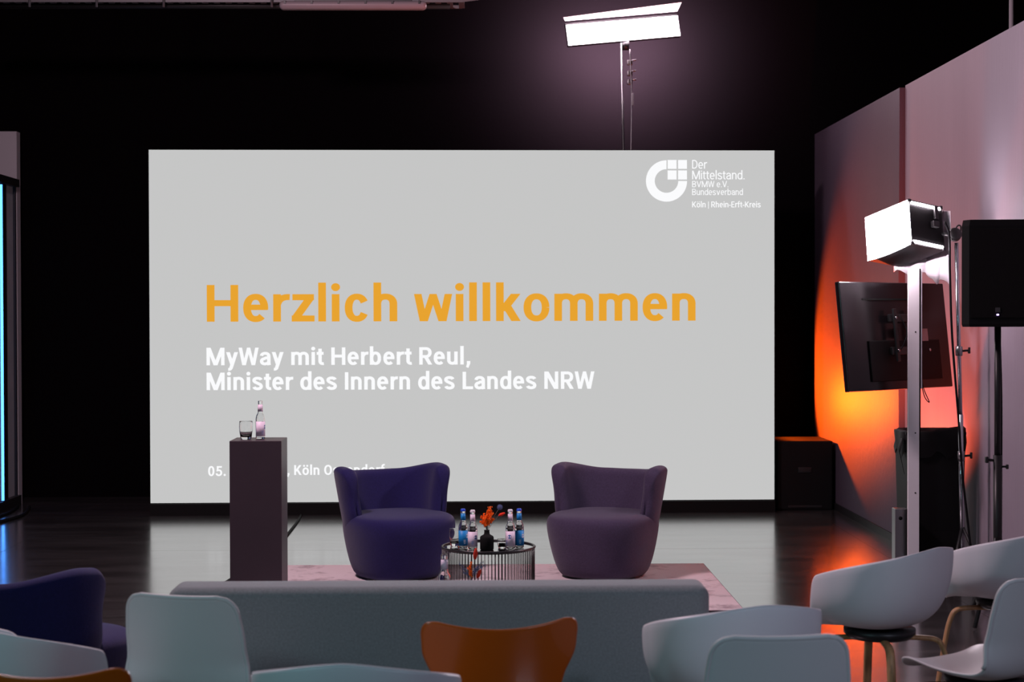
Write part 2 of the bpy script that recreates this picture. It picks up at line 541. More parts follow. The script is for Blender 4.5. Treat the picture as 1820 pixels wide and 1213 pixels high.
        if ch == 'a':
            W = 0.63 * k
            self.st(A(W / 2 - 0.005, 0.50, W / 2 - S, xh - T - 0.50 + 0.012, 172, 0) + [(W - S, 0.10), (W - S + 0.015, 0)])
            self.st([(W - S, 0.445 - T * 0.4), (0.33 * k, 0.445 - T * 0.4)] + A(0.32 * k, 0.22, 0.32 * k - S, 0.22 - T + 0.012, 100, 270) + A(0.34 * k, 0.25, W - S - 0.34 * k, 0.25 - T, 270, 340, 10)); return W
        if ch == 's':
            W = 0.62 * k
            self.st(A(W / 2, 0.545, W / 2 - S, xh - T - 0.545 + 0.012, 12, 200, 20)[:-1] + [(S + 0.05, 0.46), (W / 2, 0.385), (W - S - 0.04, 0.31)] + A(W / 2, 0.205, W / 2 - S, 0.205 - T + 0.012, 25, -170, 22)); return W
        if ch == 'H':
            W = 0.83 * k; self.rect(0, 0, v, 1); self.rect(W - v, 0, W, 1); self.rect(v * .5, 0.505 - T, W - v * .5, 0.505 + T); return W
        if ch == 'I': self.rect(0, 0, v, 1); return v
        if ch == 'L': self.rect(0, 0, v, 1); self.rect(0, 0, 0.62 * k, h); return 0.62 * k
        if ch == 'E':
            W = 0.63 * k; self.rect(0, 0, v, 1); self.rect(0, 0, W, h); self.rect(0, 1 - h, W, 1); self.rect(0, 0.51 - T, W * 0.9, 0.51 + T); return W
        if ch == 'N':
            W = 0.83 * k; self.rect(0, 0, v, 1); self.rect(W - v, 0, W, 1); self.dia(v * 0.62, 1, W - v * 0.62, 0, v * 1.24); return W
        if ch == 'M':
            W = 1.06 * k; self.rect(0, 0, v, 1); self.rect(W - v, 0, W, 1)
            self.dia(v * 0.65, 1, W / 2, 0, v * 1.12); self.dia(W - v * 0.65, 1, W / 2, 0, v * 1.12); return W
        if ch == 'V':
            W = 0.88 * k; d = v * 1.08
            self.dia(d / 2, 1, W / 2, 0, d); self.dia(W - d / 2, 1, W / 2, 0, d); return W
        if ch == 'W':
            W = 1.18 * k; d = v * 1.0
            self.dia(d / 2, 1, 0.265 * W, 0, d); self.dia(W / 2, 1, 0.28 * W, 0, d * 0.92)
            self.dia(W / 2, 1, 0.72 * W, 0, d * 0.92); self.dia(W - d / 2, 1, 0.735 * W, 0, d); return W
        if ch == 'K':
            W = 0.80 * k; self.rect(0, 0, v, 1)
            self.dia(v * 0.8, 0.36, W - v * 0.72, 1, v * 1.22); self.dia(W - v * 0.62, 0, v * 1.5, 0.58, v * 1.2); return W
        if ch == 'D':
            W = 0.76 * k; self.rect(0, 0, v, 1)
            self.st([(S, 1 - T), (0.28 * k, 1 - T)] + A(0.28 * k, 0.5, W - S - 0.28 * k, 0.5 - T, 90, -90) + [(S, T)]); return W
        if ch == 'R':
            W = 0.77 * k; self.rect(0, 0, v, 1)
            self.st([(S, 1 - T), (0.38 * k, 1 - T)] + A(0.38 * k, 0.69, W - 0.035 - S - 0.38 * k, 0.31 - T, 90, -90) + [(S, 0.38 + T)])
            self.dia(W - v * 0.58, 0, 0.40 * k, 0.42, v * 1.16); return W
        if ch == 'B':
            W = 0.74 * k; self.rect(0, 0, v, 1)
            self.st([(S, 1 - T), (0.38 * k, 1 - T)] + A(0.38 * k, 0.745, W - 0.03 - S - 0.38 * k, 0.255 - T, 90, -90) + [(S, 0.49 + T)])
            self.st([(S, 0.43 + T), (0.38 * k, 0.43 + T)] + A(0.38 * k, 0.272, W - S - 0.38 * k, 0.272 - T, 90, -90) + [(S, T)]); return W
        if ch == 'O':
            W = 0.83 * k; self.st(A(W / 2, 0.5, W / 2 - S, 0.5 - T + 0.012, 0, 360, 40)); return W
        if ch == '0':
            W = 0.68 * k; self.st(A(W / 2, 0.5, W / 2 - S, 0.5 - T + 0.012, 0, 360, 40)); return W
        if ch == '5':
            W = 0.68 * k
            self.rect(0.10 * k, 1 - h, W - 0.03, 1); self.dia(0.08 * k + S * 0.9, 0.48, 0.13 * k + S * 0.9, 1, v * 0.92)
            self.st([(0.08 * k + S, 0.50)] + A(W / 2 - 0.02, 0.325, W / 2 + 0.02 - S, 0.325 - T + 0.012, 130, -168)); return W
        if ch == '.':
            self.disc(v * 0.56, v * 0.5, v * 0.58, v * 0.54); return v * 1.12
        if ch == ',':
            self.poly([(0.03, 0.20), (0.03 + v, 0.20), (0.03 + v, 0.06), (0.03 + v * 0.45, -0.20), (-0.02, -0.14), (0.03, 0.02)]); return v + 0.03
        if ch == '-': self.rect(0, 0.36 - T, 0.36 * k, 0.36 + T); return 0.36 * k
        if ch == '|': self.rect(0, -0.22, v * 0.7, 1.0); return v * 0.7
        raise ValueError(ch)


def lay_out(body, v, h, wk=1.0, gap=None):
    p = Pen(v, h, wk)
    gap = 0.145 if gap is None else gap
    tight = {'r': 0.05, 'y': 0.03, 'w': 0.03, 'W': 0.03, 'V': 0.03, 'z': 0.07, 'k': 0.04, 't': 0.05, 'f': 0.04, 'o': 0.105, 'ö': 0.105, 'e': 0.105, 'c': 0.105, 'd': 0.11, 's': 0.085, 'a': 0.10, 'K': 0.04, 'R': 0.06, 'L': 0.05, 'D': 0.10, '-': 0.07}
    lead = {'e': 0.10, 'o': 0.10, 'ö': 0.10, 'c': 0.10, 'd': 0.10, 'a': 0.10, 's': 0.09, 'z': 0.08, 'w': 0.03, 'y': 0.03, 'W': 0.03, 'V': 0.03, 't': 0.04, 'f': 0.04, '-': 0.06, ' ': 0.0}
    word = 0
    for i, ch in enumerate(body):
        if ch == ' ': word += 1
        if i:
            pr = body[i - 1]
            a = 0.0 if pr == ' ' else tight.get(pr, gap)
            b_ = lead.get(ch, gap)
            p.ox += (a + b_) * 0.5 * (gap / 0.145) * 1.05
        p.ox += p.glyph(ch)
        p.Wd += [word] * (len(p.F) - len(p.Wd))
    return p


SCR = 201.3


def sx_(px): return (px - 825.0) / SCR


def sz_(py): return 1.75 + (561.0 - py) / SCR


scr = empty('led_screen', 'large grey projection screen with orange welcome headline and white lines', 'screen', (-0.19, 15.4, 0), R(1.2))
bm = new(); box(bm, (0, 0, (0.108 + 3.208) / 2), (5.51, 0.012, 3.10)); obj('display_panel', bm, M['screen_grey'], scr, smooth=False, label='lit light grey display face')
bm = new(); box(bm, (0, 0.062, 1.66), (5.515, 0.11, 3.105)); obj('housing', bm, M['black_matt'], scr, smooth=False)
bm = new(); box(bm, (0, 0.03, 0.051), (5.51, 0.16, 0.102)); obj('base', bm, M['black_matt'], scr, smooth=False)
def line(name, body, x0, x1, base, cap, m, wt, label=None):
    """one line of writing, every word a part of the screen"""
    p = lay_out(body, *wt)
    xs = [x for x, y in p.V]
    a, b = min(xs), max(xs)
    kx = (x1 - x0) / SCR / (b - a); kz = cap / SCR
    for wi in sorted(set(p.Wd)):
        me = bpy.data.meshes.new(name)
        vv, ff = [], []
        for f, fw in zip(p.F, p.Wd):
            if fw == wi:
                ff.append(tuple(range(len(vv), len(vv) + len(f))))
                vv += [(sx_(x0) + (p.V[q][0] - a) * kx, -0.010, sz_(base) + p.V[q][1] * kz) for q in f]
        me.from_pydata(vv, [], ff)
        me.materials.append(m)
        obj(name, None, None, scr, mesh=me, label=label)


BOLD, MED, LIGHT = (0.205, 0.165), (0.15, 0.135, 0.84, 0.125), (0.125, 0.115, 0.86, 0.13)
line('headline_word', 'Herzlich willkommen', 371, 1238, 571, 65, M['screen_orange'], BOLD, 'orange headline word')
line('subtitle_word', 'MyWay mit Herbert Reul,', 370, 836, 648, 31, M['screen_white'], BOLD)
line('subtitle_word', 'Minister des Innern des Landes NRW', 370, 1057, 692, 31, M['screen_white'], BOLD)
line('date_word', '05.', 372, 403, 844, 17.5, M['screen_white'], BOLD)
line('date_word', ', Köln Ossendorf', 511, 684, 843, 17.5, M['screen_white'], BOLD)
line('logo_word', 'Der', 1232, 1259, 300, 15.5, M['screen_white'], LIGHT)
line('logo_word', 'Mittelstand.', 1232, 1326, 319, 15.5, M['screen_white'], LIGHT)
line('logo_word', 'BVMW e.V.', 1232, 1297, 333, 11, M['screen_white'], LIGHT)
line('logo_word', 'Bundesverband', 1232, 1323, 347, 11, M['screen_white'], LIGHT)
line('logo_word', 'Köln | Rhein-Erft-Kreis', 1232, 1355, 369, 10.5, M['screen_white'], MED)
bm = new()
cx, cz = sx_(1186.2), sz_(322)
ro, ri = 36.8 / SCR, 21.0 / SCR
rows = []
for k in range(55):
    a = PI / 2 + 1.5 * PI * k / 54
    rows.append([(cx + r_ * math.cos(a), -0.010, cz + r_ * math.sin(a)) for r_ in (ri, ro)])
grid(bm, rows)
for (xa, xb) in ((1188.2, 1204.2), (1206.9, 1222.8)):
    for (ya, yb) in ((284.6, 300.4), (303.2, 319.4)):
        vs = [bm.verts.new((sx_(x), -0.010, sz_(y))) for x, y in ((xa, yb), (xb, yb), (xb, ya), (xa, ya))]
        bm.faces.new(vs)
obj('logo_emblem', bm, M['screen_white'], scr, smooth=False, label='white open ring with four squares')

# ------------------------------------------------------------------ tall lamp behind the screen
lp = empty('stand_lamp', 'glowing white panel lamp on tall thin stand behind the screen', 'lamp', (1.275, 16.1, 0))
bm = new(); tube(bm, [(0.02, 0, 0.05), (0.015, 0, 2.6), (-0.02, 0, 4.26)], [0.017, 0.014, 0.011]); obj('pole', bm, M['steel_dull'], lp)
for a in (90, 210, 330):
    bm = new(); cyl(bm, (0.02, 0, 0.5), (0.02 + 0.4 * math.cos(R(a)), 0.4 * math.sin(R(a)), 0.012), 0.011); obj('leg', bm, M['black_metal'], lp)
RL = Matrix.Translation((0.0, 0, 4.385)) @ Euler((R(-8), R(-6.0), R(7))).to_matrix().to_4x4()
bm = new(); box(bm, (0, 0.03, 0), (1.06, 0.05, 0.215)); bmesh.ops.transform(bm, matrix=RL, verts=bm.verts); obj('lamp_housing', bm, M['black_metal'], lp, smooth=False)
bm = new(); box(bm, (0, -0.004, -0.010), (1.05, 0.012, 0.188)); bmesh.ops.transform(bm, matrix=RL, verts=bm.verts); obj('light_panel', bm, M['lamp_lit'], lp, smooth=False, label='glowing white light panel')
bm = new()
vs = [bm.verts.new(RL @ Vector(p)) for p in ((-0.53, -0.005, 0.126), (0.53, -0.005, 0.126), (0.53, -0.20, 0.150), (-0.58, -0.20, 0.103))]
bm.faces.new(vs)
mods(obj('barn_door', bm, M['white_cloth'], lp, smooth=False), solid=0.004)
bm = new(); box(bm, (0.02, 0.02, 4.24), (0.07, 0.05, 0.08)); obj('bracket', bm, M['black_metal'], lp)
for z in (4.08, 3.98, 3.9):
    bm = new(); box(bm, (0.06, 0, z), (0.05, 0.03, 0.05), bev=0.008); cyl(bm, (0.08, 0, z + 0.02), (0.12, 0, z + 0.025), 0.008); obj('clamp', bm, M['steel_dull'], lp)
bm = new(); tube(bm, crom([(0.06, -0.02, 4.2), (0.075, -0.02, 3.8), (0.07, -0.02, 3.3), (0.05, -0.02, 2.2), (0.04, -0.03, 0.6)]), 0.006); obj('power_cord', bm, M['steel_dull'], lp)
bm = new(); box(bm, (0.085, -0.02, 3.74), (0.022, 0.022, 0.11), bev=0.004); obj('cord_plug', bm, M['white_paint'], lp)
# unseen spots added behind the lamp to imitate its hazy halo on the wall
for k, (dx, dz, pw) in enumerate(((-0.36, -0.05, 170), (0.36, -0.03, 170), (0.0, -0.20, 240))):
    d = bpy.data.lights.new('added_halo_spot', 'SPOT'); d.spot_size = R(165); d.spot_blend = 0.5; d.energy = pw; d.color = (1.0, 0.72, 0.88); d.shadow_soft_size = 0.15
    o = bpy.data.objects.new('added_halo_spot', d); C.objects.link(o); o.parent = lp
    o.location = (dx, 0.34, 4.37 + dz); o.rotation_euler = (R(90), 0, 0)

# ------------------------------------------------------------------ ceiling services
t = empty('cable_tray', 'perforated metal cable tray hung under the dark ceiling', 'cable tray', (-1.6, 15.0, 4.43))
bm = new(); box(bm, (-0.6, 0, 0.02), (4.0, 0.02, 0.028)); box(bm, (-0.6, 0.3, 0.02), (4.0, 0.02, 0.028))
vs = [bm.verts.new(p) for p in ((1.4, -0.01, 0.006), (1.4, -0.01, 0.034), (1.75, -0.01, 0.05), (1.75, -0.01, 0.075))]
bm.faces.new((vs[0], vs[2], vs[3], vs[1]))
obj('side_rail', bm, M['tray'], t, smooth=False)
bm = new()
for k in range(40): box(bm, (-2.5 + k * 0.1, 0.15, 0.012), (0.05, 0.3, 0.008))
obj('tray_bottom', bm, M['tray'], t, smooth=False)
for x in (-2.28, -1.71, -1.14, -0.22):
    bm = new(); cyl(bm, (x, -0.03, -0.04), (x, -0.03, 1.57), 0.011); obj('hanger_rod', bm, M['tray'], t)
bm = new(); tube(bm, [(-2.6, 0.1, -0.005), (1.3, 0.1, -0.005)], 0.03); obj('conduit', bm, M['black_metal'], t)
t = empty('batten_lamp', 'unlit grey tube lamp clipped below the cable tray', 'lamp', (-1.12, 14.9, 4.39))
bm = new(); box(bm, (0, 0, 0), (1.25, 0.11, 0.072), bev=0.035, seg=5); obj('lamp_cover', bm, M['tube_off'], t)
for k in range(6):
    bm = new(); box(bm, (-0.575 + k * 0.228, -0.056, 0.022), (0.018, 0.008, 0.03)); obj('clip', bm, M['black_metal'], t, smooth=False)
bm = new(); box(bm, (0, 0.02, 0.045), (1.0, 0.05, 0.03)); obj('mount', bm, M['black_metal'], t, smooth=False)

t = empty('stand_lamp', 'stand with orange gelled lamp rising behind the right wall', 'lamp', (3.60, 11.9, 0))
bm = new(); cyl(bm, (0, 0, 0.0), (0, 0, 4.6), 0.017); obj('pole', bm, M['white_paint'], t)
for a in (90, 210, 330):
    bm = new(); cyl(bm, (0, 0, 0.6), (0.25 * math.cos(R(a)), 0.25 * math.sin(R(a)), 0.012), 0.011); obj('leg', bm, M['black_metal'], t)
MM = Matrix.Translation((-0.14, -0.02, 4.10)) @ Euler((R(65), R(-35), 0)).to_matrix().to_4x4()
bm = new(); lathe(bm, [(0, -0.14), (0.06, -0.14), (0.10, -0.08), (0.11, 0.14), (0.10, 0.14), (0.09, -0.05), (0, -0.05)], M=MM); obj('lamp_can', bm, M['black_metal'], t)
bm = new(); box(bm, (0, 0, 0.15), (0.25, 0.25, 0.006)); bmesh.ops.transform(bm, matrix=MM, verts=bm.verts); obj('gel_filter', bm, M['gel'], t, smooth=False)
bm = new(); box(bm, (-0.06, 0, 4.16), (0.13, 0.04, 0.04)); obj('yoke', bm, M['black_metal'], t, smooth=False)

# ------------------------------------------------------------------ black case beside the screen and the orange wash lamp behind it
t = empty('flight_case', 'black case on the floor between screen and right wall, top lit orange', 'case', (2.855, 15.83, 0))
bm = new(); box(bm, (0, 0, 0.31), (0.50, 0.56, 0.62), bev=0.012, seg=2); obj('body', bm, M['black_plastic'], t, smooth=False)
bm = new(); box(bm, (0, -0.283, 0.36), (0.12, 0.008, 0.05), bev=0.003); obj('handle', bm, M['black_metal'], t)
bm = new(); box(bm, (0, -0.284, 0.035), (0.3, 0.01, 0.02)); obj('base_strip', bm, M['black_metal'], t, smooth=False)
t = empty('wash_lamp', 'orange wash lamp on the floor hidden behind the right edge of the screen', 'lamp', (2.35, 16.42, 0))
AIM = Vector((0.82, -0.50, 0.20)).normalized()
MM = Matrix.Translation((0.0, 0, 0.95)) @ AIM.to_track_quat('Z', 'Y').to_matrix().to_4x4()
bm = new(); lathe(bm, [(0, -0.14), (0.08, -0.13), (0.09, 0.04), (0.075, 0.04), (0.07, -0.03), (0, -0.03)], M=MM); obj('lamp_can', bm, M['black_metal'], t)
bm = new(); box(bm, (0, 0, 0.01), (0.26, 0.16, 0.02)); box(bm, (-0.10, 0, 0.48), (0.01, 0.04, 0.94)); box(bm, (0.10, 0, 0.48), (0.01, 0.04, 0.94)); obj('yoke', bm, M['black_metal'], t, smooth=False)
d = bpy.data.lights.new('wash_beam', 'SPOT'); d.energy = 620; d.color = (1.0, 0.10, 0.004); d.spot_size = R(104); d.spot_blend = 0.3; d.shadow_soft_size = 0.05
o = bpy.data.objects.new('wash_beam', d); C.objects.link(o); o.parent = t; o.location = Vector((0, 0, 0.95)) + AIM * 0.05
o.rotation_euler = AIM.to_track_quat('-Z', 'Y').to_euler()

t = empty('added_uplight', 'added unseen orange lamp behind the black waste bin, reddening the near wall', 'lamp', (2.93, 12.2, 0))  # unseen lamp added to bring a coral tint onto the near wall panel
bm = new(); lathe(bm, [(0, 0.0), (0.07, 0.0), (0.075, 0.02), (0.07, 0.14), (0.055, 0.14), (0.05, 0.09), (0, 0.09)]); obj('lamp_can', bm, M['black_metal'], t)
d = bpy.data.lights.new('added_uplight_beam', 'SPOT'); d.energy = 650; d.color = (1.0, 0.10, 0.03); d.spot_size = R(120); d.spot_blend = 0.6; d.shadow_soft_size = 0.05
o = bpy.data.objects.new('added_uplight_beam', d); C.objects.link(o); o.parent = t; o.location = (0, 0, 0.15); o.rotation_euler = (R(180), 0, 0)

# ------------------------------------------------------------------ rug and floor cable
bm = new(); box(bm, (0.03, 11.2, 0.005), (2.98, 1.94, 0.010))
o = tag(obj('rug', bm, rug_mat(), smooth=False), 'worn pale pink rug on the glossy floor under the two armchairs', 'rug')
bm = new()
for (p0, p1) in (((-1.46, 12.17), (1.52, 12.17)), ((1.52, 12.17), (1.52, 10.23)), ((1.52, 10.23), (-1.46, 10.23)), ((-1.46, 10.23), (-1.46, 12.17))):
    tube(bm, [(p0[0], p0[1], 0.0035), (p1[0], p1[1], 0.0035)], 0.0065, 6)
obj('binding', bm, mat('dark_rug_binding', (0.09, 0.06, 0.07), 0.9), o)
bm = new(); tube(bm, crom([(-1.75, 10.9, 0.008), (-1.62, 12.3, 0.008), (-1.58, 13.2, 0.008), (-1.585, 14.0, 0.008), (-1.6, 14.9, 0.008), (-1.62, 15.3, 0.008)]), 0.010)
tag(obj('floor_cable', bm, M['cable']), 'thin black cable running from behind the plinth to the screen', 'cable')


# ------------------------------------------------------------------ armchairs
def lounge_chair(label, loc, rotz, m, group='low round armchairs'):
    t = empty('lounge_chair', label, 'armchair', loc, rotz, group)
    # seat pod
    bm = new()
    prof = [(0.0, 0.0), (0.255, 0.0), (0.285, 0.03), (0.315, 0.11), (0.338, 0.22), (0.353, 0.31), (0.356, 0.365), (0.348, 0.398), (0.325, 0.420), (0.27, 0.430), (0.14, 0.434), (0, 0.435)]
    n = 56
    rings = []
    for r, z in prof:
        if r == 0: rings.append([bm.verts.new((0, 0, z))]); continue
        ring = []
        for i in range(n):
            a = 2 * PI * i / n
            ca, sa = math.cos(a), math.sin(a)
            k = (abs(ca) ** 2.5 + abs(sa) ** 2.5) ** (-1 / 2.5)
            y = r * k * sa
            if sa < 0: y *= 1.0 + 0.10 * min(1, z / 0.3)
            ring.append(bm.verts.new((r * k * ca, y, z)))
        rings.append(ring)
    for a, b in zip(rings, rings[1:]):
        for i in range(n):
            j = (i + 1) % n
            if len(a) == 1: bm.faces.new((a[0], b[j], b[i]))
            elif len(b) == 1: bm.faces.new((a[i], a[j], b[0]))
            else: bm.faces.new((a[i], a[j], b[j], b[i]))
    mods(obj('seat', bm, m, t), sub=1)
    # wrapping backrest with raised wings
    bm = new()
    NU = 49
    ring_rows = []
    for i in range(NU):
        u = -1 + 2 * i / (NU - 1)
        # closer sampling at the ends
        u = math.sin(u * PI / 2) * 0.35 + u * 0.65
        au = abs(u)
        h = lerp_tab([(0, 0.688), (0.22, 0.690), (0.72, 0.740), (0.86, 0.733), (0.95, 0.69), (1.0, 0.58)], au)
        endk = 1.0 if au < 0.80 else math.sqrt(max(0.0, 1 - ((au - 0.80) / 0.20) ** 2))
        th = (0.085 + 0.035 * lerp_tab([(0.1, 0), (1.0, 1)], au)) * max(endk, 0.06)
        row = []

        def P(z, side):
            A = lin_tab([(0.0, R(80)), (0.30, R(90)), (0.40, R(100)), (0.47, R(97)), (0.55, R(95)), (0.64, R(97)), (0.75, R(100))], z)
            th_ = u * A
            rb = lin_tab([(0, 0.245), (0.03, 0.275), (0.11, 0.305), (0.22, 0.329), (0.31, 0.346), (0.38, 0.358), (0.45, 0.366), (0.6, 0.384), (0.75, 0.402)], z)
            k = (abs(math.sin(th_)) ** 2.5 + abs(math.cos(th_)) ** 2.5) ** (-1 / 2.5)
            lean = 1.0 + 0.10 * max(0, z - 0.35) / 0.4 * max(0, math.cos(th_))
            mid = rb * k * lean - 0.055
            rr = mid + side * th * 0.5
            return (rr * math.sin(th_), rr * math.cos(th_), z)
        cap = 0.042 * max(endk, 0.25)
        zs_o = [0.0, 0.03, 0.08, 0.14, 0.21, 0.28, 0.35, 0.42, 0.49, 0.56, 0.62]
        zt = h - cap
        for z in zs_o:
            row.append(P(min(z, zt * z / 0.62 if z > 0.3 else z), 1))
        for k in range(0, 9):
            a = PI * k / 8
            row.append(P(zt + cap * math.sin(a), math.cos(a)))
        for z in (0.62, 0.56, 0.5, 0.45, 0.40, 0.34):
            row.append(P(min(z, zt * z / 0.62), -1))
        ring_rows.append(row)
    vs = grid(bm, ring_rows)
    bm.faces.new(vs[0]); bm.faces.new(vs[-1])
    mods(obj('backrest', bm, m, t), sub=1)
    bm = new(); lathe(bm, [(0, -0.0), (0.22, 0.0), (0.22, 0.012), (0, 0.012)], 32); obj('base_plate', bm, M['black_metal'], t)
    return t


lounge_chair('dark blue armchair on the rug, left of the wire table', (-0.585, 11.62, 0.0105), R(27), M['indigo'])
lounge_chair('grey purple armchair on the rug, right of the wire table', (0.785, 11.62, 0.0105), R(-27), M['purple'])
lounge_chair('dark violet armchair at the left edge, seen from its back', (-1.865, 7.30, 0.0), R(146), M['indigo'])

# ------------------------------------------------------------------ plinth
t = empty('plinth', 'tall dark aubergine plinth carrying a glass and a bottle', 'plinth', (-1.3815, 10.625, 0.0105))
bm = new(); box(bm, (0, 0, 0.495), (0.311, 0.31, 0.99), bev=0.003, seg=2); obj('body', bm, M['plinth'], t, smooth=False)


# ------------------------------------------------------------------ bottles and glasses
def bottle(label, loc, kind, rotz=0.0, cap=True, height=0.237, group=None, label_on=True):
    t = empty('water_bottle', label, 'bottle', loc, rotz, group)
    k = height / 0.237
    prof = [(0, 0.004), (0.022, 0.001), (0.0275, 0.004), (0.0285, 0.012), (0.0285, 0.116), (0.0278, 0.129), (0.0250, 0.142), (0.0195, 0.152), (0.0160, 0.160), (0.0150, 0.170),
            (0.0141, 0.200), (0.0136, 0.220), (0.0140, 0.222), (0.0140, 0.232), (0.0120, 0.233), (0.0100, 0.233), (0.0100, 0.200), (0.0118, 0.168), (0.0160, 0.152), (0.0225, 0.140), (0.0252, 0.122), (0.0252, 0.012), (0.018, 0.009), (0, 0.010)]
    bm = new(); lathe(bm, [(r * k, z * k) for r, z in prof], 28); autosmooth(obj('glass_body', bm, M['glass'], t), 45)
    if label_on:
        lm = M['label_blue'] if kind == 'blue' else M['label_white']
        mk = M['mark_white'] if kind == 'blue' else M['mark_blue']

        def band(r0, r1, z0, z1, a0, a1, name, m, n=20):
            bm = new()
            rows = [[(lerp_r * math.cos(a0 + (a1 - a0) * i / n), lerp_r * math.sin(a0 + (a1 - a0) * i / n), z) for i in range(n + 1)] for lerp_r, z in ((r0, z0), (r1, z1))]
            grid(bm, [[(x * k, y * k, z * k) for x, y, z in row] for row in rows])
            return mods(obj(name, bm, m, t), solid=0.0004, off=1)
        band(0.0288, 0.0288, 0.018, 0.108, R(-200), R(20), 'label', lm)
        nl = band(0.01525, 0.01410, 0.168, 0.210, 0, 2 * PI, 'neck_label', lm)
        # round emblem on the label
        bm = new()
        cen = bm.verts.new((0.0294 * math.cos(R(-70)) * k, 0.0294 * math.sin(R(-70)) * k, 0.075 * k))
        ring = []
        for i in range(20):
            a = 2 * PI * i / 20
            ang = R(-70) + 0.012 * math.cos(a) / 0.0294
            ring.append(bm.verts.new((0.0294 * math.cos(ang) * k, 0.0294 * math.sin(ang) * k, (0.075 + 0.012 * math.sin(a)) * k)))
        for i in range(20): bm.faces.new((cen, ring[i], ring[(i + 1) % 20]))
        obj('emblem', bm, mk, t)
        bm = new()
        for (zz, ww) in ((0.050, 0.5), (0.044, 0.42), (0.038, 0.5), (0.030, 0.35)):
            rows = [[(0.0294 * k * math.cos(R(-110) + ww * (q - 0.5)), 0.0294 * k * math.sin(R(-110) + ww * (q - 0.5)), z * k) for q in (0, .25, .5, .75, 1)] for z in (zz, zz + 0.002)]
            grid(bm, rows)
        obj('fine_print', bm, mk, t)
    if cap:
        cm = M['cap_blue'] if kind == 'blue' else M['cap_white']
        bm = new(); lathe(bm, [(0.0152 * k, 0.223 * k), (0.0156 * k, 0.226 * k), (0.0142 * k, 0.235 * k), (0.011 * k, 0.2372 * k), (0, 0.2375 * k)], 24); obj('cap', bm, cm, t)
    return t


def tumbler(label, loc, h=0.11, r=0.04, group=None):
    t = tag(obj('tumbler_glass', lathe(new(), [(0, 0), (r * 0.72, 0), (r * 0.80, 0.006), (r * 0.97, h * 0.45), (r, h * 0.68), (r * 0.985, h * 0.85), (r * 0.955, h * 0.985), (r * 0.948, h), (r * 0.928, h), (r * 0.920, h * 0.985), (r * 0.945, h * 0.85), (r * 0.96, h * 0.68), (r * 0.93, h * 0.45), (r * 0.76, h * 0.22), (r * 0.5, h * 0.16), (0, h * 0.155)], 32), M['glass']), label, 'glass', group)
    t.location = loc
    return autosmooth(t, 45)


tumbler('rounded empty drinking glass on the plinth', (-1.455, 10.60, 1.0005), 0.112, 0.041)
bottle('open clear bottle with pale label on the plinth', (-1.372, 10.63, 1.0005), 'white', R(55), cap=False)

# ------------------------------------------------------------------ wire side table
TX, TY, TH = 0.0136, 10.55, 0.347
t = empty('wire_table', 'round black wire side table between the two armchairs', 'table', (TX, TY, 0.0105))
TH -= 0.010
bm = new(); lathe(bm, [(0, TH - 0.012), (0.268, TH - 0.012), (0.268, TH), (0, TH)], 64); autosmooth(obj('tabletop', bm, M['table_top'], t))
bm = new()
ring = [(0.28 * math.cos(2 * PI * i / 64), 0.28 * math.sin(2 * PI * i / 64), TH + 0.002) for i in range(64)]
tube(bm, ring, 0.0075, 8, closed=True); obj('rim', bm, M['table_black'], t)
bm = new()
tube(bm, [(x, y, 0.006) for x, y, z in ring], 0.006, 8, closed=True); obj('bottom_ring', bm, M['table_black'], t)
bm = new(); cyl(bm, (0.28, 0, 0.005), (0.28, 0, TH + 0.003), 0.0024, 6)
rod = obj('rod', bm, M['table_black'], t)
for i in range(1, 84):
    c = rod.copy(); C.objects.link(c); c.parent = t; c.rotation_euler = (0, 0, 2 * PI * i / 84)
ZT = 0.3475
GB = 'water bottles on the wire table'
bottle('blue labelled bottle with blue cap beside the tumbler on wire table', (-0.138, 10.50, ZT), 'blue', R(40), group=GB)
bottle('white capped bottle just left of the black vase', (-0.080, 10.44, ZT), 'white', R(20), group=GB)
bottle('white capped bottle right of the black vase, blue round emblem facing', (0.146, 10.46, ZT), 'white', R(-30), group=GB)
bottle('blue labelled bottle with blue cap, rightmost on the wire table', (0.200, 10.50, ZT), 'blue', R(30), group=GB)
tumbler('clear tumbler at the left rim of the wire table', (-0.190, 10.60, ZT), 0.105, 0.034)
tumbler('low dark tea light glass between vase and right bottles', (0.097, 10.50, ZT), 0.055, 0.030)
bm = new(); lathe(bm, [(0, 0), (0.02, 0), (0.02, 0.018), (0, 0.018)], 20)
o = tag(obj('tea_light', bm, M['black_matt']), 'dark tea light inside the low glass', 'candle'); o.location = (0.097, 10.50, ZT + 0.0090)


# ------------------------------------------------------------------ flowers
def vase(label, loc, s=1.0):
    t = tag(obj('bottle_vase', lathe(new(), [(0, 0), (0.036 * s, 0), (0.041 * s, 0.004), (0.0415 * s, 0.070), (0.0405 * s, 0.077), (0.036 * s, 0.083), (0.022 * s, 0.090), (0.0170 * s, 0.095), (0.0155 * s, 0.112), (0.0175 * s, 0.118), (0.0140 * s, 0.118), (0.0125 * s, 0.09), (0.03 * s, 0.07), (0.03 * s, 0.01), (0, 0.008)], 32), M['black_matt']), label, 'vase')
    t.location = loc
    return t


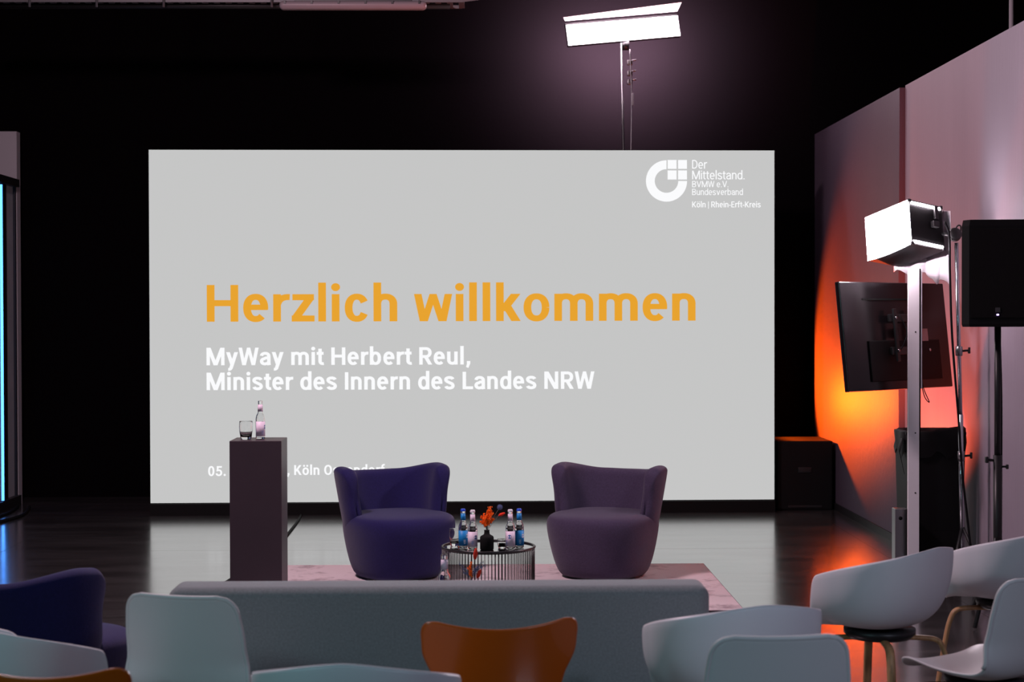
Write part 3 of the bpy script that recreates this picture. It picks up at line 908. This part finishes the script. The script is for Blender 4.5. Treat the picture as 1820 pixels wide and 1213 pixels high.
def sprig(label, loc, tips, m, leaf=0.006, density=34, seed=1, cat='dried flower'):
    """stems from loc, each carrying tiny leaves along its upper part"""
    rnd = random.Random(seed)
    t = empty('dried_sprig', label, cat, loc)
    bm = new(); bl = new()
    for tip in tips:
        tip = Vector(tip)
        mid = tip * 0.5 + Vector((-tip.x * 0.15, 0, 0.01))
        path = crom([(0, 0, 0), mid, tip], 6)
        tube(bm, path, 0.0011, 5)
        for k in range(density):
            f = 0.40 + 0.60 * rnd.random()
            p = path[min(len(path) - 1, int(f * (len(path) - 1)))] + Vector((rnd.gauss(0, leaf * 0.75), rnd.gauss(0, leaf * 0.75), rnd.gauss(0, leaf * 0.7)))
            s = leaf * (0.6 + 0.7 * rnd.random())
            q = Euler((rnd.random() * 6, rnd.random() * 6, rnd.random() * 6)).to_matrix().to_4x4()
            bmesh.ops.create_icosphere(bl, subdivisions=1, radius=s, matrix=Matrix.Translation(p) @ q @ Matrix.Diagonal((1.0, 0.45, 0.55, 1)))
    obj('stem', bm, M['stem'], t)
    obj('florets', bl, m, t, smooth=False)
    return t


def thistle(label, loc, tip, r=0.016):
    t = empty('globe_thistle', label, 'dried flower', loc)
    bm = new(); tube(bm, crom([(0, 0, 0), Vector(tip) * 0.55 + Vector((-0.004, 0, 0)), tip], 6), 0.0012, 5); obj('stem', bm, M['stem'], t)
    bm = new()
    bmesh.ops.create_icosphere(bm, subdivisions=2, radius=r * 0.8, matrix=Matrix.Translation(tip))
    for i in range(90):
        z = 1 - 2 * (i + 0.5) / 90; a = i * 2.39996
        d_ = Vector((math.sqrt(1 - z * z) * math.cos(a), math.sqrt(1 - z * z) * math.sin(a), z))
        tube(bm, [Vector(tip) + d_ * r * 0.7, Vector(tip) + d_ * r * 1.12], [0.0018, 0.0004], 4)
    obj('flower_head', bm, M['blue_flower'], t, smooth=False)
    return t


def bunny_tail(label, loc, tip, ax, r=0.010, ln=0.045):
    t = empty('bunny_tail', label, 'dried flower', loc)
    tip = Vector(tip); ax = Vector(ax).normalized()
    bm = new(); tube(bm, crom([(0, 0, 0), tip * 0.5, tip], 6), 0.0011, 5); obj('stem', bm, M['stem'], t)
    bm = new()
    Q = Matrix.Translation(tip) @ ax.to_track_quat('Z', 'Y').to_matrix().to_4x4()
    lathe(bm, [(0, -0.002), (r * 0.6, 0.002), (r, ln * 0.3), (r * 0.9, ln * 0.65), (r * 0.5, ln * 0.92), (0, ln)], 14, M=Q)
    obj('flower_head', bm, M['red_flower'], t)
    return t


vz = (0.005, 10.42, ZT)
vase('small black bottle vase with orange sprigs on the wire table', vz)
mz = Vector(vz) + Vector((0, 0, 0.112))
sprig('bright orange dried sprigs in the vase on the wire table', mz, [(-0.036, 0, 0.088), (0.004, 0.005, 0.118), (0.022, 0, 0.150), (-0.020, 0.01, 0.105), (0.034, -0.01, 0.110), (0.042, 0, 0.075), (-0.040, 0, 0.060), (0.012, 0, 0.134), (-0.01, -0.01, 0.085), (0.030, 0.01, 0.130)], M['orange_flower'], 0.0058, 70, 3)
thistle('blue globe thistle highest in the vase on the wire table', mz, (0.078, 0.005, 0.142), 0.0165)
bunny_tail('red bunny tail leaning right out of the wire table vase', mz, (0.070, -0.004, 0.092), (0.9, 0, 0.38), 0.0095, 0.044)

# ------------------------------------------------------------------ low table before the sofa, mostly hidden
t = empty('coffee_table', 'low black table hidden between the grey sofa and the stage rug', 'table', (-0.1, 7.85, 0))
bm = new(); box(bm, (0, 0, 0.436), (0.8, 0.5, 0.03), bev=0.004); obj('tabletop', bm, M['table_black'], t, smooth=False)
for sx in (-1, 1):
    for sy in (-1, 1):
        bm = new(); box(bm, (sx * 0.37, sy * 0.22, 0.2105), (0.03, 0.03, 0.421)); obj('leg', bm, M['table_black'], t, smooth=False)
bottle('open clear bottle showing its neck above the sofa back', (-0.186, 7.75, 0.4515), 'white', 0, cap=False, height=0.240)
vz = (-0.068, 7.72, 0.4515)
vase('dark vase of dried flowers rising just above the sofa back', vz, 1.0)
mz = Vector(vz) + Vector((0, 0, 0.112))
sprig('orange dried sprig in front of the wire table legs', mz, [(0.000, 0, 0.098), (-0.008, 0, 0.068), (0.006, 0, 0.05), (-0.003, 0, 0.08)], M['orange_flower'], 0.0045, 26, 5)
sprig('grey blue sprig spreading left above the sofa back', mz, [(-0.055, 0.0, 0.090), (-0.045, 0.005, 0.070), (-0.035, 0, 0.05)], M['blue_flower'], 0.0035, 22, 8)
sprig('grey blue sprig spreading right above the sofa back', mz, [(0.058, 0.0, 0.098), (0.050, 0.0, 0.080), (0.03, 0, 0.06), (0.068, 0.01, 0.08)], M['blue_flower'], 0.004, 26, 9)
bunny_tail('tall upright red bunny tail before the wire table', mz, (0.018, 0, 0.104), (0.12, 0, 1), 0.010, 0.052)
bunny_tail('low red bunny tail bent right above the sofa back', mz, (0.028, 0, 0.022), (0.42, 0, 1), 0.009, 0.042)

# ------------------------------------------------------------------ sofa
t = empty('sofa', 'long grey sofa seen from behind, facing the stage', 'sofa', (-0.1735, 6.40, 0))
bm = new(); box(bm, (0, 0.11, 0.43), (2.0, 0.22, 0.64), bev=0.045, seg=6); obj('backrest', bm, M['sofa'], t)
bm = new(); box(bm, (0, 0.52, 0.26), (2.0, 0.66, 0.26), bev=0.03, seg=4); obj('seat', bm, M['sofa'], t)
for sx in (-0.9, 0.9):
    for sy in (0.15, 0.78):
        bm = new(); cyl(bm, (sx, sy, 0), (sx, sy, 0.14), 0.02); obj('leg', bm, M['black_metal'], t)


# ------------------------------------------------------------------ shell armchairs
def wood_legs(t, h=0.405, spread=0.235):
    bm = new(); lathe(bm, [(0, h - 0.02), (0.13, h - 0.02), (0.15, h + 0.0), (0.15, h + 0.02), (0, h + 0.02)], 24); obj('under_frame', bm, M['black_metal'], t)
    for sx in (-1, 1):
        for sy in (-1, 1):
            bm = new()
            pts = [(sx * 0.04, sy * 0.04, h - 0.02), (sx * 0.13, sy * 0.13, h - 0.022), (sx * 0.172, sy * 0.172, h - 0.034), (sx * 0.190, sy * 0.190, h - 0.075), (sx * 0.205, sy * 0.205, h - 0.16), (sx * spread, sy * spread, 0.0)]
            tube(bm, crom(pts, 6), 0.0185, 12, flat=0.62)
            obj('leg', bm, M['wood'], t)


def shell_armchair(label, loc, rotz, m=None):
    t = empty('shell_armchair', label, 'chair', loc, rotz, 'white shell armchairs')
    bm = new()
    phis = []
    NP = 88
    for i in range(NP):
        q = -180 + 360 * i / NP
        phis.append(q + 6.0 * math.sin(R(6 * q)) * 0.5)
    zc = 0.445
    rows = []

    def rim_z(p):
        if p <= 120: return 0.662 + 0.140 * (1 - (p / 120) ** 1.45)
        if p <= 138:
            t_ = (p - 120) / 18
            return 0.662 - (0.662 - 0.456) * (t_ * t_ * (3 - 2 * t_))
        return 0.456 - 0.009 * (p - 138) / 42
    NV = 18
    for ph in phis:
        a = R(ph)
        s_, c_ = math.sin(a), math.cos(a)
        b_ = 0.255 if c_ > 0 else 0.265
        n_ = 2.25
        r = (abs(s_ / 0.296) ** n_ + abs(c_ / b_) ** n_) ** (-1 / n_)
        H = rim_z(abs(ph)) - zc
        row = []
        for j in range(1, NV + 1):
            v = j / NV
            aa = v * PI / 2
            e = 0.56
            rr = r * (math.sin(aa) ** e) * (0.94 + 0.06 * v) + max(0, c_) * 0.03 * (v ** 3)
            zz = zc + H * (1 - math.cos(aa) ** e)
            zz -= 0.03 * max(0, -c_) * v ** 5 * (1 if H < 0.05 else max(0, 1 - H / 0.15))
            row.append((rr * s_, rr * c_, zz))
        rows.append(row)
    rows.append(rows[0])
    vs = []
    cv = bm.verts.new((0, 0, zc))
    grid_v = [[bm.verts.new(p) for p in row] for row in rows[:-1]]
    for i in range(NP):
        a, b = grid_v[i], grid_v[(i + 1) % NP]
        bm.faces.new((cv, a[0], b[0]))
        for j in range(NV - 1): bm.faces.new((a[j], a[j + 1], b[j + 1], b[j]))
    o = obj('shell', bm, m or M['white_shell'], t)
    mods(o, solid=0.010, sub=1, off=0)
    wood_legs(t, 0.412)
    return t


def profile_shell(bm, prof, widths, curl_seat, curl_back, NS=19, NT=44, rtop=0.07, rbot=0.06, ear=0.0, ztop=None):
    pts = crom([(0, y, z) for y, z in prof], 12)
    L = [0]
    for a, b in zip(pts, pts[1:]): L.append(L[-1] + (b - a).length)
    T = L[-1]
    rows = []
    for i in range(NT + 1):
        f = i / NT
        f = 0.5 - 0.5 * math.cos(PI * f) * (0.6) - 0.5 * 0.4 * (1 - 2 * f)   # denser at both ends
        d = f * T
        k = max(j for j in range(len(L)) if L[j] <= d + 1e-9)
        k = min(k, len(pts) - 2)
        u = (d - L[k]) / max(1e-9, L[k + 1] - L[k])
        p = pts[k].lerp(pts[k + 1], u)
        W = lerp_tab(widths, f)
        dt = T - d
        if dt < rtop: W = W - rtop + math.sqrt(max(0, rtop ** 2 - (rtop - dt) ** 2)) + 0.0
        if d < rbot: W = W - rbot + math.sqrt(max(0, rbot ** 2 - (rbot - d) ** 2))
        back = min(1, max(0, (p.z - 0.47) / 0.12))
        row = []
        for q in range(NS):
            s = -1 + 2 * q / (NS - 1)
            x = s * W
            xn = x / 0.24
            row.append((x, p.y - back * curl_back * xn * xn, p.z + (1 - back) * curl_seat * abs(xn) ** 3 + ear * back * max(0, f - 0.7) / 0.3 * xn * xn))
        rows.append(row)
    grid(bm, rows)
    return rows


def steel_legs(t, m, h=0.43, spread=(0.22, 0.21), r=0.0085):
    for sx in (-1, 1):
        for sy in (-1, 1):
            bm = new()
            tube(bm, crom([(sx * 0.03, sy * 0.05, h - 0.012), (sx * 0.11, sy * 0.12, h - 0.018), (sx * 0.15, sy * 0.15, h - 0.05), (sx * spread[0], sy * spread[1], 0.0)], 6), r, 10)
            obj('leg', bm, m, t)
    bm = new(); lathe(bm, [(0, h - 0.022), (0.09, h - 0.022), (0.09, h - 0.002), (0, h - 0.002)], 20); obj('under_plate', bm, m, t)


def side_chair(label, loc, rotz):
    t = empty('shell_side_chair', label, 'chair', loc, rotz, 'grey white armless shell chairs')
    bm = new()
    prof = [(-0.245, 0.43), (-0.225, 0.452), (-0.17, 0.458), (-0.05, 0.440), (0.08, 0.437), (0.155, 0.452), (0.195, 0.50), (0.215, 0.58), (0.235, 0.675), (0.260, 0.812)]
    widths = [(0, 0.205), (0.15, 0.225), (0.4, 0.236), (0.52, 0.230), (0.6, 0.226), (0.8, 0.212), (1.0, 0.198)]
    rows = profile_shell(bm, prof, widths, 0.035, 0.045, rtop=0.06, rbot=0.05, ear=0.006)
    o = obj('shell', bm, M['grey_shell'], t)
    mods(o, solid=0.013, sub=1, off=0)
    # rolled lip following the edge of the back
    up = [r for r in rows if r[0][2] > 0.50 or r[-1][2] > 0.50]
    path = [Vector(r[0]) for r in up] + [Vector(p) for p in up[-1][1:-1]] + [Vector(r[-1]) for r in reversed(up)]
    keep = [path[0]]
    for p in path[1:]:
        if (p - keep[-1]).length > 0.008: keep.append(p)
    bm = new(); tube(bm, keep, 0.0085, 8); obj('edge_lip', bm, M['grey_shell'], t)
    wood_legs(t, 0.405)
    return t


def butterfly_chair(label, loc, rotz):
    t = empty('butterfly_chair', label, 'chair', loc, rotz, 'orange butterfly chairs')
    bm = new()
    prof = [(-0.235, 0.430), (-0.20, 0.448), (-0.08, 0.446), (0.06, 0.440), (0.135, 0.450), (0.175, 0.49), (0.20, 0.56), (0.225, 0.66), (0.25, 0.78)]
    widths = [(0, 0.19), (0.12, 0.225), (0.30, 0.235), (0.44, 0.165), (0.535, 0.105), (0.62, 0.135), (0.75, 0.205), (0.88, 0.246), (1.0, 0.256)]
    profile_shell(bm, prof, widths, 0.02, 0.045, NS=25, rtop=0.055, rbot=0.07, ear=0.036)
    o = obj('shell', bm, M['orange_shell'], t)
    mods(o, solid=0.010, sub=1, off=0)
    steel_legs(t, M['chrome'])
    return t


shell_armchair('white shell armchair before the white post, oak legs visible', (1.655, 7.30, 0), R(-138))
shell_armchair('white shell armchair cut by the right edge, below the loudspeaker stand', (2.42, 8.02, 0), R(-138))
shell_armchair('white shell armchair overlapping the right end of the grey sofa', (0.838, 5.97, 0), R(-164))
shell_armchair('white shell armchair at the bottom, only its rim left of the orange chair', (-0.372, 5.05, 0), R(176))
shell_armchair('white shell armchair at the left edge before the dark violet armchair', (-1.535, 5.75, 0), R(138))
side_chair('pale armless chair at the right edge, turned to show its seat', (1.835, 6.36, 0), R(-146))
side_chair('pale armless chair right in front of the white armchair, squarely from behind', (0.838, 5.28, 0), R(-176))
side_chair('pale armless chair before the left end of the sofa', (-0.955, 6.06, 0), R(163))
butterfly_chair('orange butterfly backed chair before the middle of the sofa', (0.012, 5.62, 0), R(-171))
butterfly_chair('orange butterfly backed chair in the bottom left corner', (-1.175, 4.93, 0), R(172))

# ------------------------------------------------------------------ TV on its white post
t = empty('television_stand', 'white post carrying the tilted black television seen from behind', 'stand', (2.715, 11.0, 0))
bm = new(); box(bm, (-0.007, 0, 1.03), (0.070, 0.02, 2.02)); obj('post', bm, M['post_white'], t, smooth=False)
bm = new(); box(bm, (0.0, 0.03, 1.03), (0.068, 0.04, 2.02)); obj('post_channel', bm, M['black_matt'], t, smooth=False)
bm = new(); box(bm, (0.046, 0.03, 1.66), (0.008, 0.05, 0.76)); obj('post_flange', bm, M['post_white'], t, smooth=False)
bm = new(); box(bm, (0.036, 0.035, 1.03), (0.012, 0.05, 2.02)); obj('cable_slot', bm, M['black_matt'], t, smooth=False)
bm = new(); box(bm, (0, -0.04, 0.012), (0.30, 0.20, 0.022)); obj('base_plate', bm, M['black_metal'], t, smooth=False)
for z in (0.62, 1.0, 1.64):
    bm = new(); lathe(bm, [(0, 0), (0.005, 0), (0.004, 0.002), (0, 0.002)], 12, M=Matrix.Translation((0.004, -0.01, z)) @ Matrix.Rotation(PI / 2, 4, 'X')); obj('screw', bm, M['black_metal'], t)
TV = Matrix.Translation((2.64, 11.19, 1.612)) @ Matrix.Rotation(R(42.8), 4, 'Z') @ Matrix.Rotation(R(-6.5), 4, 'X')
tv = empty('television', 'large black television from behind, tilted, left of the loudspeaker', 'television', (0, 0, 0))
tv.matrix_world = TV
bm = new(); box(bm, (0, 0, 0), (1.17, 0.035, 0.69), bev=0.006, seg=2); obj('casing', bm, M['tv_back'], tv, smooth=False)
bm = new(); box(bm, (0, 0.0195, 0.0), (1.14, 0.004, 0.66)); obj('display', bm, M['screen_off'], tv, smooth=False)
bm = new(); box(bm, (-0.05, -0.019, 0.235), (0.62, 0.004, 0.012)); obj('vent_slot', bm, M['black_matt'], tv, smooth=False)
bm = new(); box(bm, (0.06, -0.022, -0.16), (0.80, 0.012, 0.26), bev=0.005, seg=2); obj('rear_bulge', bm, M['black_plastic'], tv, smooth=False)
for dz in (0.11, -0.10):
    bm = new(); box(bm, (0.03, -0.052, dz), (0.34, 0.018, 0.05), bev=0.004); obj('mount_bracket', bm, M['black_metal'], tv, smooth=False)
for dx in (-0.09, 0.14):
    bm = new(); box(bm, (dx, -0.066, 0.0), (0.035, 0.014, 0.34), bev=0.004); obj('mount_bracket', bm, M['black_metal'], tv, smooth=False)
for dx, dz in ((-0.09, 0.11), (-0.09, -0.10), (0.14, -0.10), (0.26, -0.10)):
    bm = new(); lathe(bm, [(0, 0), (0.011, 0), (0.009, 0.008), (0, 0.009)], 14, M=Matrix.Translation((dx, -0.073, dz)) @ Matrix.Rotation(PI / 2, 4, 'X')); obj('bolt', bm, M['chrome'], tv)
bm = new(); box(bm, (0.25, -0.055, 0.0), (0.07, 0.003, 0.08)); obj('rating_plate', bm, M['steel_dull'], tv, smooth=False)
bm = new(); box(bm, (0.055, -0.095, 0.02), (0.06, 0.05, 0.06)); obj('mount_arm', bm, M['black_metal'], tv, smooth=False)
bm = new(); tube(bm, crom([(-0.04, -0.07, 0.13), (-0.02, -0.10, 0.02), (-0.05, -0.09, -0.06), (-0.07, -0.07, -0.10)]), 0.004); obj('cable', bm, M['cable'], tv)
bm = new(); tube(bm, crom([(0.16, -0.05, -0.28), (0.17, -0.06, -0.40), (0.22, -0.06, -0.44), (0.19, -0.05, -0.36), (0.17, -0.05, -0.28)]), 0.003); obj('cable', bm, M['cable'], tv)

# ------------------------------------------------------------------ bin and grey box behind the post
t = empty('waste_bin', 'tall black waste bin lined with black bag behind the white post', 'bin', (2.905, 11.36, 0))
bm = new()
rows = []
for (s, z) in ((0.86, 0.0), (0.90, 0.35), (0.905, 0.352), (0.98, 0.97), (1.0, 0.975), (1.0, 0.99)):
    a, b = 0.195 * s, 0.165 * s
    rows.append([(-a, -b, z), (a, -b, z), (a, b, z), (-a, b, z), (-a, -b, z)])
vs = grid(bm, rows); bm.faces.new(vs[0][:4]); bmesh.ops.remove_doubles(bm, verts=bm.verts, dist=1e-5)
obj('body', bm, M['black_plastic'], t, smooth=False)
bm = new()
rnd = random.Random(4)
rows = []
N = 40
for (k, z, dr) in ((0, 0.86, 0.012), (1, 0.92, 0.014), (2, 0.985, 0.010), (3, 1.0, -0.004), (4, 0.98, -0.03)):
    row = []
    for i in range(N):
        a = 2 * PI * i / N
        kk = (abs(math.cos(a)) ** 6 + abs(math.sin(a)) ** 6) ** (-1 / 6)
        ww = rnd.uniform(-0.006, 0.006)
        zz = z + (rnd.uniform(-0.05, 0.03) if k == 0 else 0) + (0.028 * max(0, math.cos(a - R(-40))) ** 3 if k in (2, 3) else 0)
        row.append(((0.195 + dr + ww) * kk * math.cos(a), (0.165 + dr + ww) * kk * math.sin(a), zz))
    rows.append(row + [row[0]])
grid(bm, rows); bmesh.ops.remove_doubles(bm, verts=bm.verts, dist=1e-5)
obj('bin_bag', bm, M['black_plastic'], t)
bm = new(); grid(bm, [[(-0.21, -0.15, 0.95), (-0.215, -0.10, 0.95)], [(-0.235, -0.16, 0.86), (-0.24, -0.12, 0.88)], [(-0.205, -0.16, 0.72), (-0.203, -0.14, 0.73)]])
mods(obj('bag_corner', bm, M['black_plastic'], t), solid=0.003)
t = empty('equipment_box', 'narrow grey metal box at the foot of the white post', 'box', (2.652, 11.115, 0))
bm = new(); box(bm, (0, 0, 0.255), (0.085, 0.09, 0.51), bev=0.003, seg=1); obj('body', bm, M['steel_dull'], t, smooth=False)
bm = new(); lathe(bm, [(0, 0), (0.012, 0), (0.012, 0.004), (0, 0.004)], 16, M=Matrix.Translation((-0.008, -0.045, 0.45)) @ Matrix.Rotation(PI / 2, 4, 'X')); obj('grip_hole', bm, M['black_matt'], t)

# ------------------------------------------------------------------ softbox lamp on a stand
t = empty('softbox_lamp', 'lit white softbox lamp on a steel stand beside the loudspeaker', 'lamp', (2.975, 10.9, 0))
bm = new(); tube(bm, [(0.018, 0, 0.25), (0.006, 0, 1.12)], 0.016, 14); obj('pole', bm, M['chrome'], t)
bm = new(); tube(bm, [(0.006, 0, 1.12), (-0.022, 0, 2.2)], 0.0125, 14); obj('pole', bm, M['chrome'], t)
for z, dx in ((0.86, 0.010), (1.52, -0.004)):
    bm = new(); lathe(bm, [(0.0, -0.03), (0.021, -0.03), (0.023, 0.0), (0.021, 0.03), (0, 0.03)], 16, c=(dx, 0, z)); obj('collar', bm, M['steel_dull'], t)
    bm = new(); cyl(bm, (dx + 0.015, 0, z), (dx + 0.06, -0.005, z + 0.004), 0.007); box(bm, (dx + 0.062, -0.006, z + 0.004), (0.014, 0.016, 0.04), bev=0.004); obj('clamp_knob', bm, M['black_metal'], t)
for a in (90, 215, 325):
    bm = new(); cyl(bm, (0.018, 0, 0.42), (0.018 + 0.17 * math.cos(R(a)), 0.3 * math.sin(R(a)), 0.012), 0.010); obj('leg', bm, M['black_metal'], t)
# local frame of the head: +X out of the diffuser
HEAD = Matrix.Translation((2.661 - 2.975, 11.043 - 10.9, 2.262)) @ Matrix.Rotation(R(-16), 4, 'X') @ Matrix.Rotation(R(210), 4, 'Z')
d_, W_, H_ = 0.14, 0.20, 0.145


def head(name, bm, m, **k):
    bmesh.ops.transform(bm, matrix=HEAD, verts=bm.verts)
    return obj(name, bm, m, t, smooth=k.get('smooth', False), label=k.get('label'))


bm = new(); rows = []
for i in range(13):
    u = -1 + 2 * i / 12; row = []
    for j in range(13):
        v = -1 + 2 * j / 12
        row.append((d_ + 0.05 * (1 - u * u) * (1 - v * v) + 0.02 * (1 - u * u) * max(0, -v), u * W_, v * H_ - 0.02 * max(0, -v) ** 2 * (1 - u * u)))
    rows.append(row)
grid(bm, rows); head('diffuser', bm, M['softbox_lit'], smooth=True, label='glowing white diffuser cloth')
bm = new()
box(bm, (0, W_ - 0.004, 0), (2 * d_, 0.008, 2 * H_ - 0.03)); head('side_flap', bm, M['black_plastic'])
bm = new(); box(bm, (0, -W_ + 0.004, 0), (2 * d_, 0.008, 2 * H_ - 0.03)); head('side_flap', bm, M['black_plastic'])
bm = new(); box(bm, (0, 0, H_ - 0.004), (2 * d_, 2 * W_, 0.008)); head('top_flap', bm, M['black_plastic'])
bm = new(); box(bm, (0, 0, -H_ + 0.004), (2 * d_, 2 * W_, 0.008)); head('bottom_flap', bm, M['black_plastic'])
bm = new(); box(bm, (-d_ + 0.004, 0, 0), (0.008, 2 * W_, 2 * H_)); head('rear_plate', bm, M['black_metal'])
for sz in (-1, 1):
    bm = new(); box(bm, (0, W_ + 0.001, sz * (H_ - 0.018)), (2 * d_ - 0.03, 0.006, 0.016)); head('edge_strip', bm, M['softbox_lit'], label='thin glowing strip')
for sz in (-1, 1):
    for sx in (-1, 1):
        bm = new(); box(bm, (sx * (d_ - 0.008), W_ - 0.002, sz * (H_ - 0.006)), (0.022, 0.016, 0.022), bev=0.003); head('corner_fitting', bm, M['black_metal'])
bm = new(); box(bm, (-0.06, W_ + 0.012, 0.01), (0.05, 0.03, 0.04), bev=0.004); box(bm, (-0.075, W_ + 0.010, 0.09), (0.03, 0.02, 0.09), bev=0.003); head('power_supply', bm, M['black_metal'])
bm = new()
base = crom([(-0.34, 0.36, 0), (-0.21, 0.29, 0), (-0.11, 0.18, 0), (-0.045, 0.085, 0)], 8)
rows = []
for j in range(9):
    v = j / 8
    rows.append([(p.x + 0.01 * math.sin(i * 1.1 + v * 2), p.y + 0.014 * math.sin(i * 0.9 + v * 3), 2.455 - 0.05 * (i / 24) - v * (0.43 - 0.02 * math.sin(i * 0.7) + (0.03 if i > 15 else 0))) for i, p in enumerate(base)])
grid(bm, rows); mods(obj('cloth_skirt', bm, M['white_cloth'], t, label='thin white cloth hanging behind the lamp'), solid=0.002)
bm = new(); lathe(bm, [(0, -0.028), (0.034, -0.028), (0.042, -0.015), (0.042, 0.015), (0.034, 0.028), (0, 0.028)], 24, M=Matrix.Translation((-0.035, -0.01, 2.25)) @ Matrix.Rotation(R(70), 4, 'X')); obj('swivel_joint', bm, M['black_metal'], t)
bm = new(); tube(bm, crom([(-0.035, -0.01, 2.27), (-0.02, -0.02, 2.305), (0.0, -0.02, 2.30), (0.0, -0.01, 2.25)]), 0.005); obj('joint_lever', bm, M['black_metal'], t)
bm = new(); cyl(bm, (-0.035, 0.0, 2.25), (-0.115, 0.04, 2.255), 0.012); obj('mount_arm', bm, M['black_metal'], t)
bm = new(); tube(bm, crom([(-0.10, -0.02, 2.33), (-0.075, -0.03, 2.24), (-0.070, -0.03, 2.0), (-0.055, -0.03, 1.6), (-0.015, -0.03, 1.1), (0.01, -0.03, 0.75), (0.05, -0.05, 0.35), (0.07, -0.08, 0.02)]), 0.0075, 8); obj('power_cord', bm, M['cable'], t)

# ------------------------------------------------------------------ loudspeaker on its stand
t = empty('loudspeaker', 'black loudspeaker on a pole stand at the right edge', 'loudspeaker', (2.885, 9.85, 1.68), R(-6))
bm = new()
pl = [(-0.195, -0.08), (-0.165, -0.15), (0.165, -0.15), (0.195, -0.08), (0.12, 0.16), (-0.12, 0.16)]
rows = []
for z, k in ((0.0, 0.97), (0.015, 1.0), (0.565, 1.0), (0.60, 0.96)):
    rows.append([(x * k, y * k, z) for x, y in pl] + [(pl[0][0] * k, pl[0][1] * k, z)])
vs = grid(bm, rows); bm.faces.new(vs[0][:6]); bm.faces.new(vs[-1][:6]); bmesh.ops.remove_doubles(bm, verts=bm.verts, dist=1e-5)
obj('cabinet', bm, M['black_plastic'], t, smooth=False)
bm = new(); box(bm, (0, -0.153, 0.30), (0.315, 0.008, 0.50), bev=0.003); obj('grille', bm, mat('black_grille', (0.003, 0.003, 0.0035), 0.7, spec=0.15, bump=0.8, bscale=500), t, smooth=False)
bm = new(); box(bm, (-0.01, -0.158, 0.095), (0.026, 0.004, 0.026)); obj('badge', bm, mat('dark_grey_badge', (0.05, 0.05, 0.055), 0.4), t, smooth=False)
bm = new(); box(bm, (-0.01, -0.158, 0.068), (0.012, 0.004, 0.008)); obj('power_light', bm, M['led_violet'], t, smooth=False, label='violet power light')
t = empty('speaker_stand', 'black pole stand under the loudspeaker at the right edge', 'stand', (2.905, 9.85, 0))
bm = new(); cyl(bm, (0, 0, 0.9), (0, 0, 1.68), 0.0185); obj('pole', bm, M['black_metal'], t)
bm = new(); cyl(bm, (0, 0, 0.12), (0, 0, 0.95), 0.024); obj('pole', bm, M['black_metal'], t)
bm = new(); cyl(bm, (-0.02, 0, 0.92), (-0.06, -0.01, 0.925), 0.008); box(bm, (-0.065, -0.01, 0.925), (0.018, 0.025, 0.036), bev=0.005); obj('clamp_knob', bm, M['black_metal'], t)
bm = new(); cyl(bm, (0.02, 0, 0.885), (0.05, -0.01, 0.885), 0.006); box(bm, (0.052, -0.01, 0.885), (0.014, 0.02, 0.026), bev=0.004); obj('clamp_knob', bm, M['black_metal'], t)
for a in (95, 215, 335):
    bm = new(); cyl(bm, (0, 0, 0.5), (0.24 * math.cos(R(a)), 0.42 * math.sin(R(a)), 0.012), 0.012); obj('leg', bm, M['black_metal'], t)
bm = new(); tube(bm, crom([(0.025, 0.05, 1.68), (0.03, 0.03, 1.3), (0.028, 0.02, 0.9), (0.03, 0.03, 0.5), (0.05, 0.1, 0.01)]), 0.006); obj('cable', bm, M['cable'], t)

# ------------------------------------------------------------------ fittings that belong to a part hang from that part
SUB = {'emblem': 'label', 'fine_print': 'label', 'badge': 'grille', 'power_light': 'grille', 'screw': 'post', 'bolt': 'mount_bracket',
       'corner_fitting': 'side_flap', 'edge_strip': 'side_flap', 'clip': 'lamp_cover', 'cord_plug': 'power_cord', 'joint_lever': 'swivel_joint',
       'handle': 'body', 'base_strip': 'body', 'grip_hole': 'body', 'vent_slot': 'casing', 'rating_plate': 'casing', 'gel_filter': 'lamp_can'}
for o in list(bpy.data.objects):
    want = SUB.get(o.name.split('.')[0])
    if want and o.parent and o.parent.get('category'):
        for q in o.parent.children:
            if q.name.split('.')[0] == want and q.matrix_local.is_identity:
                o.parent = q
                break
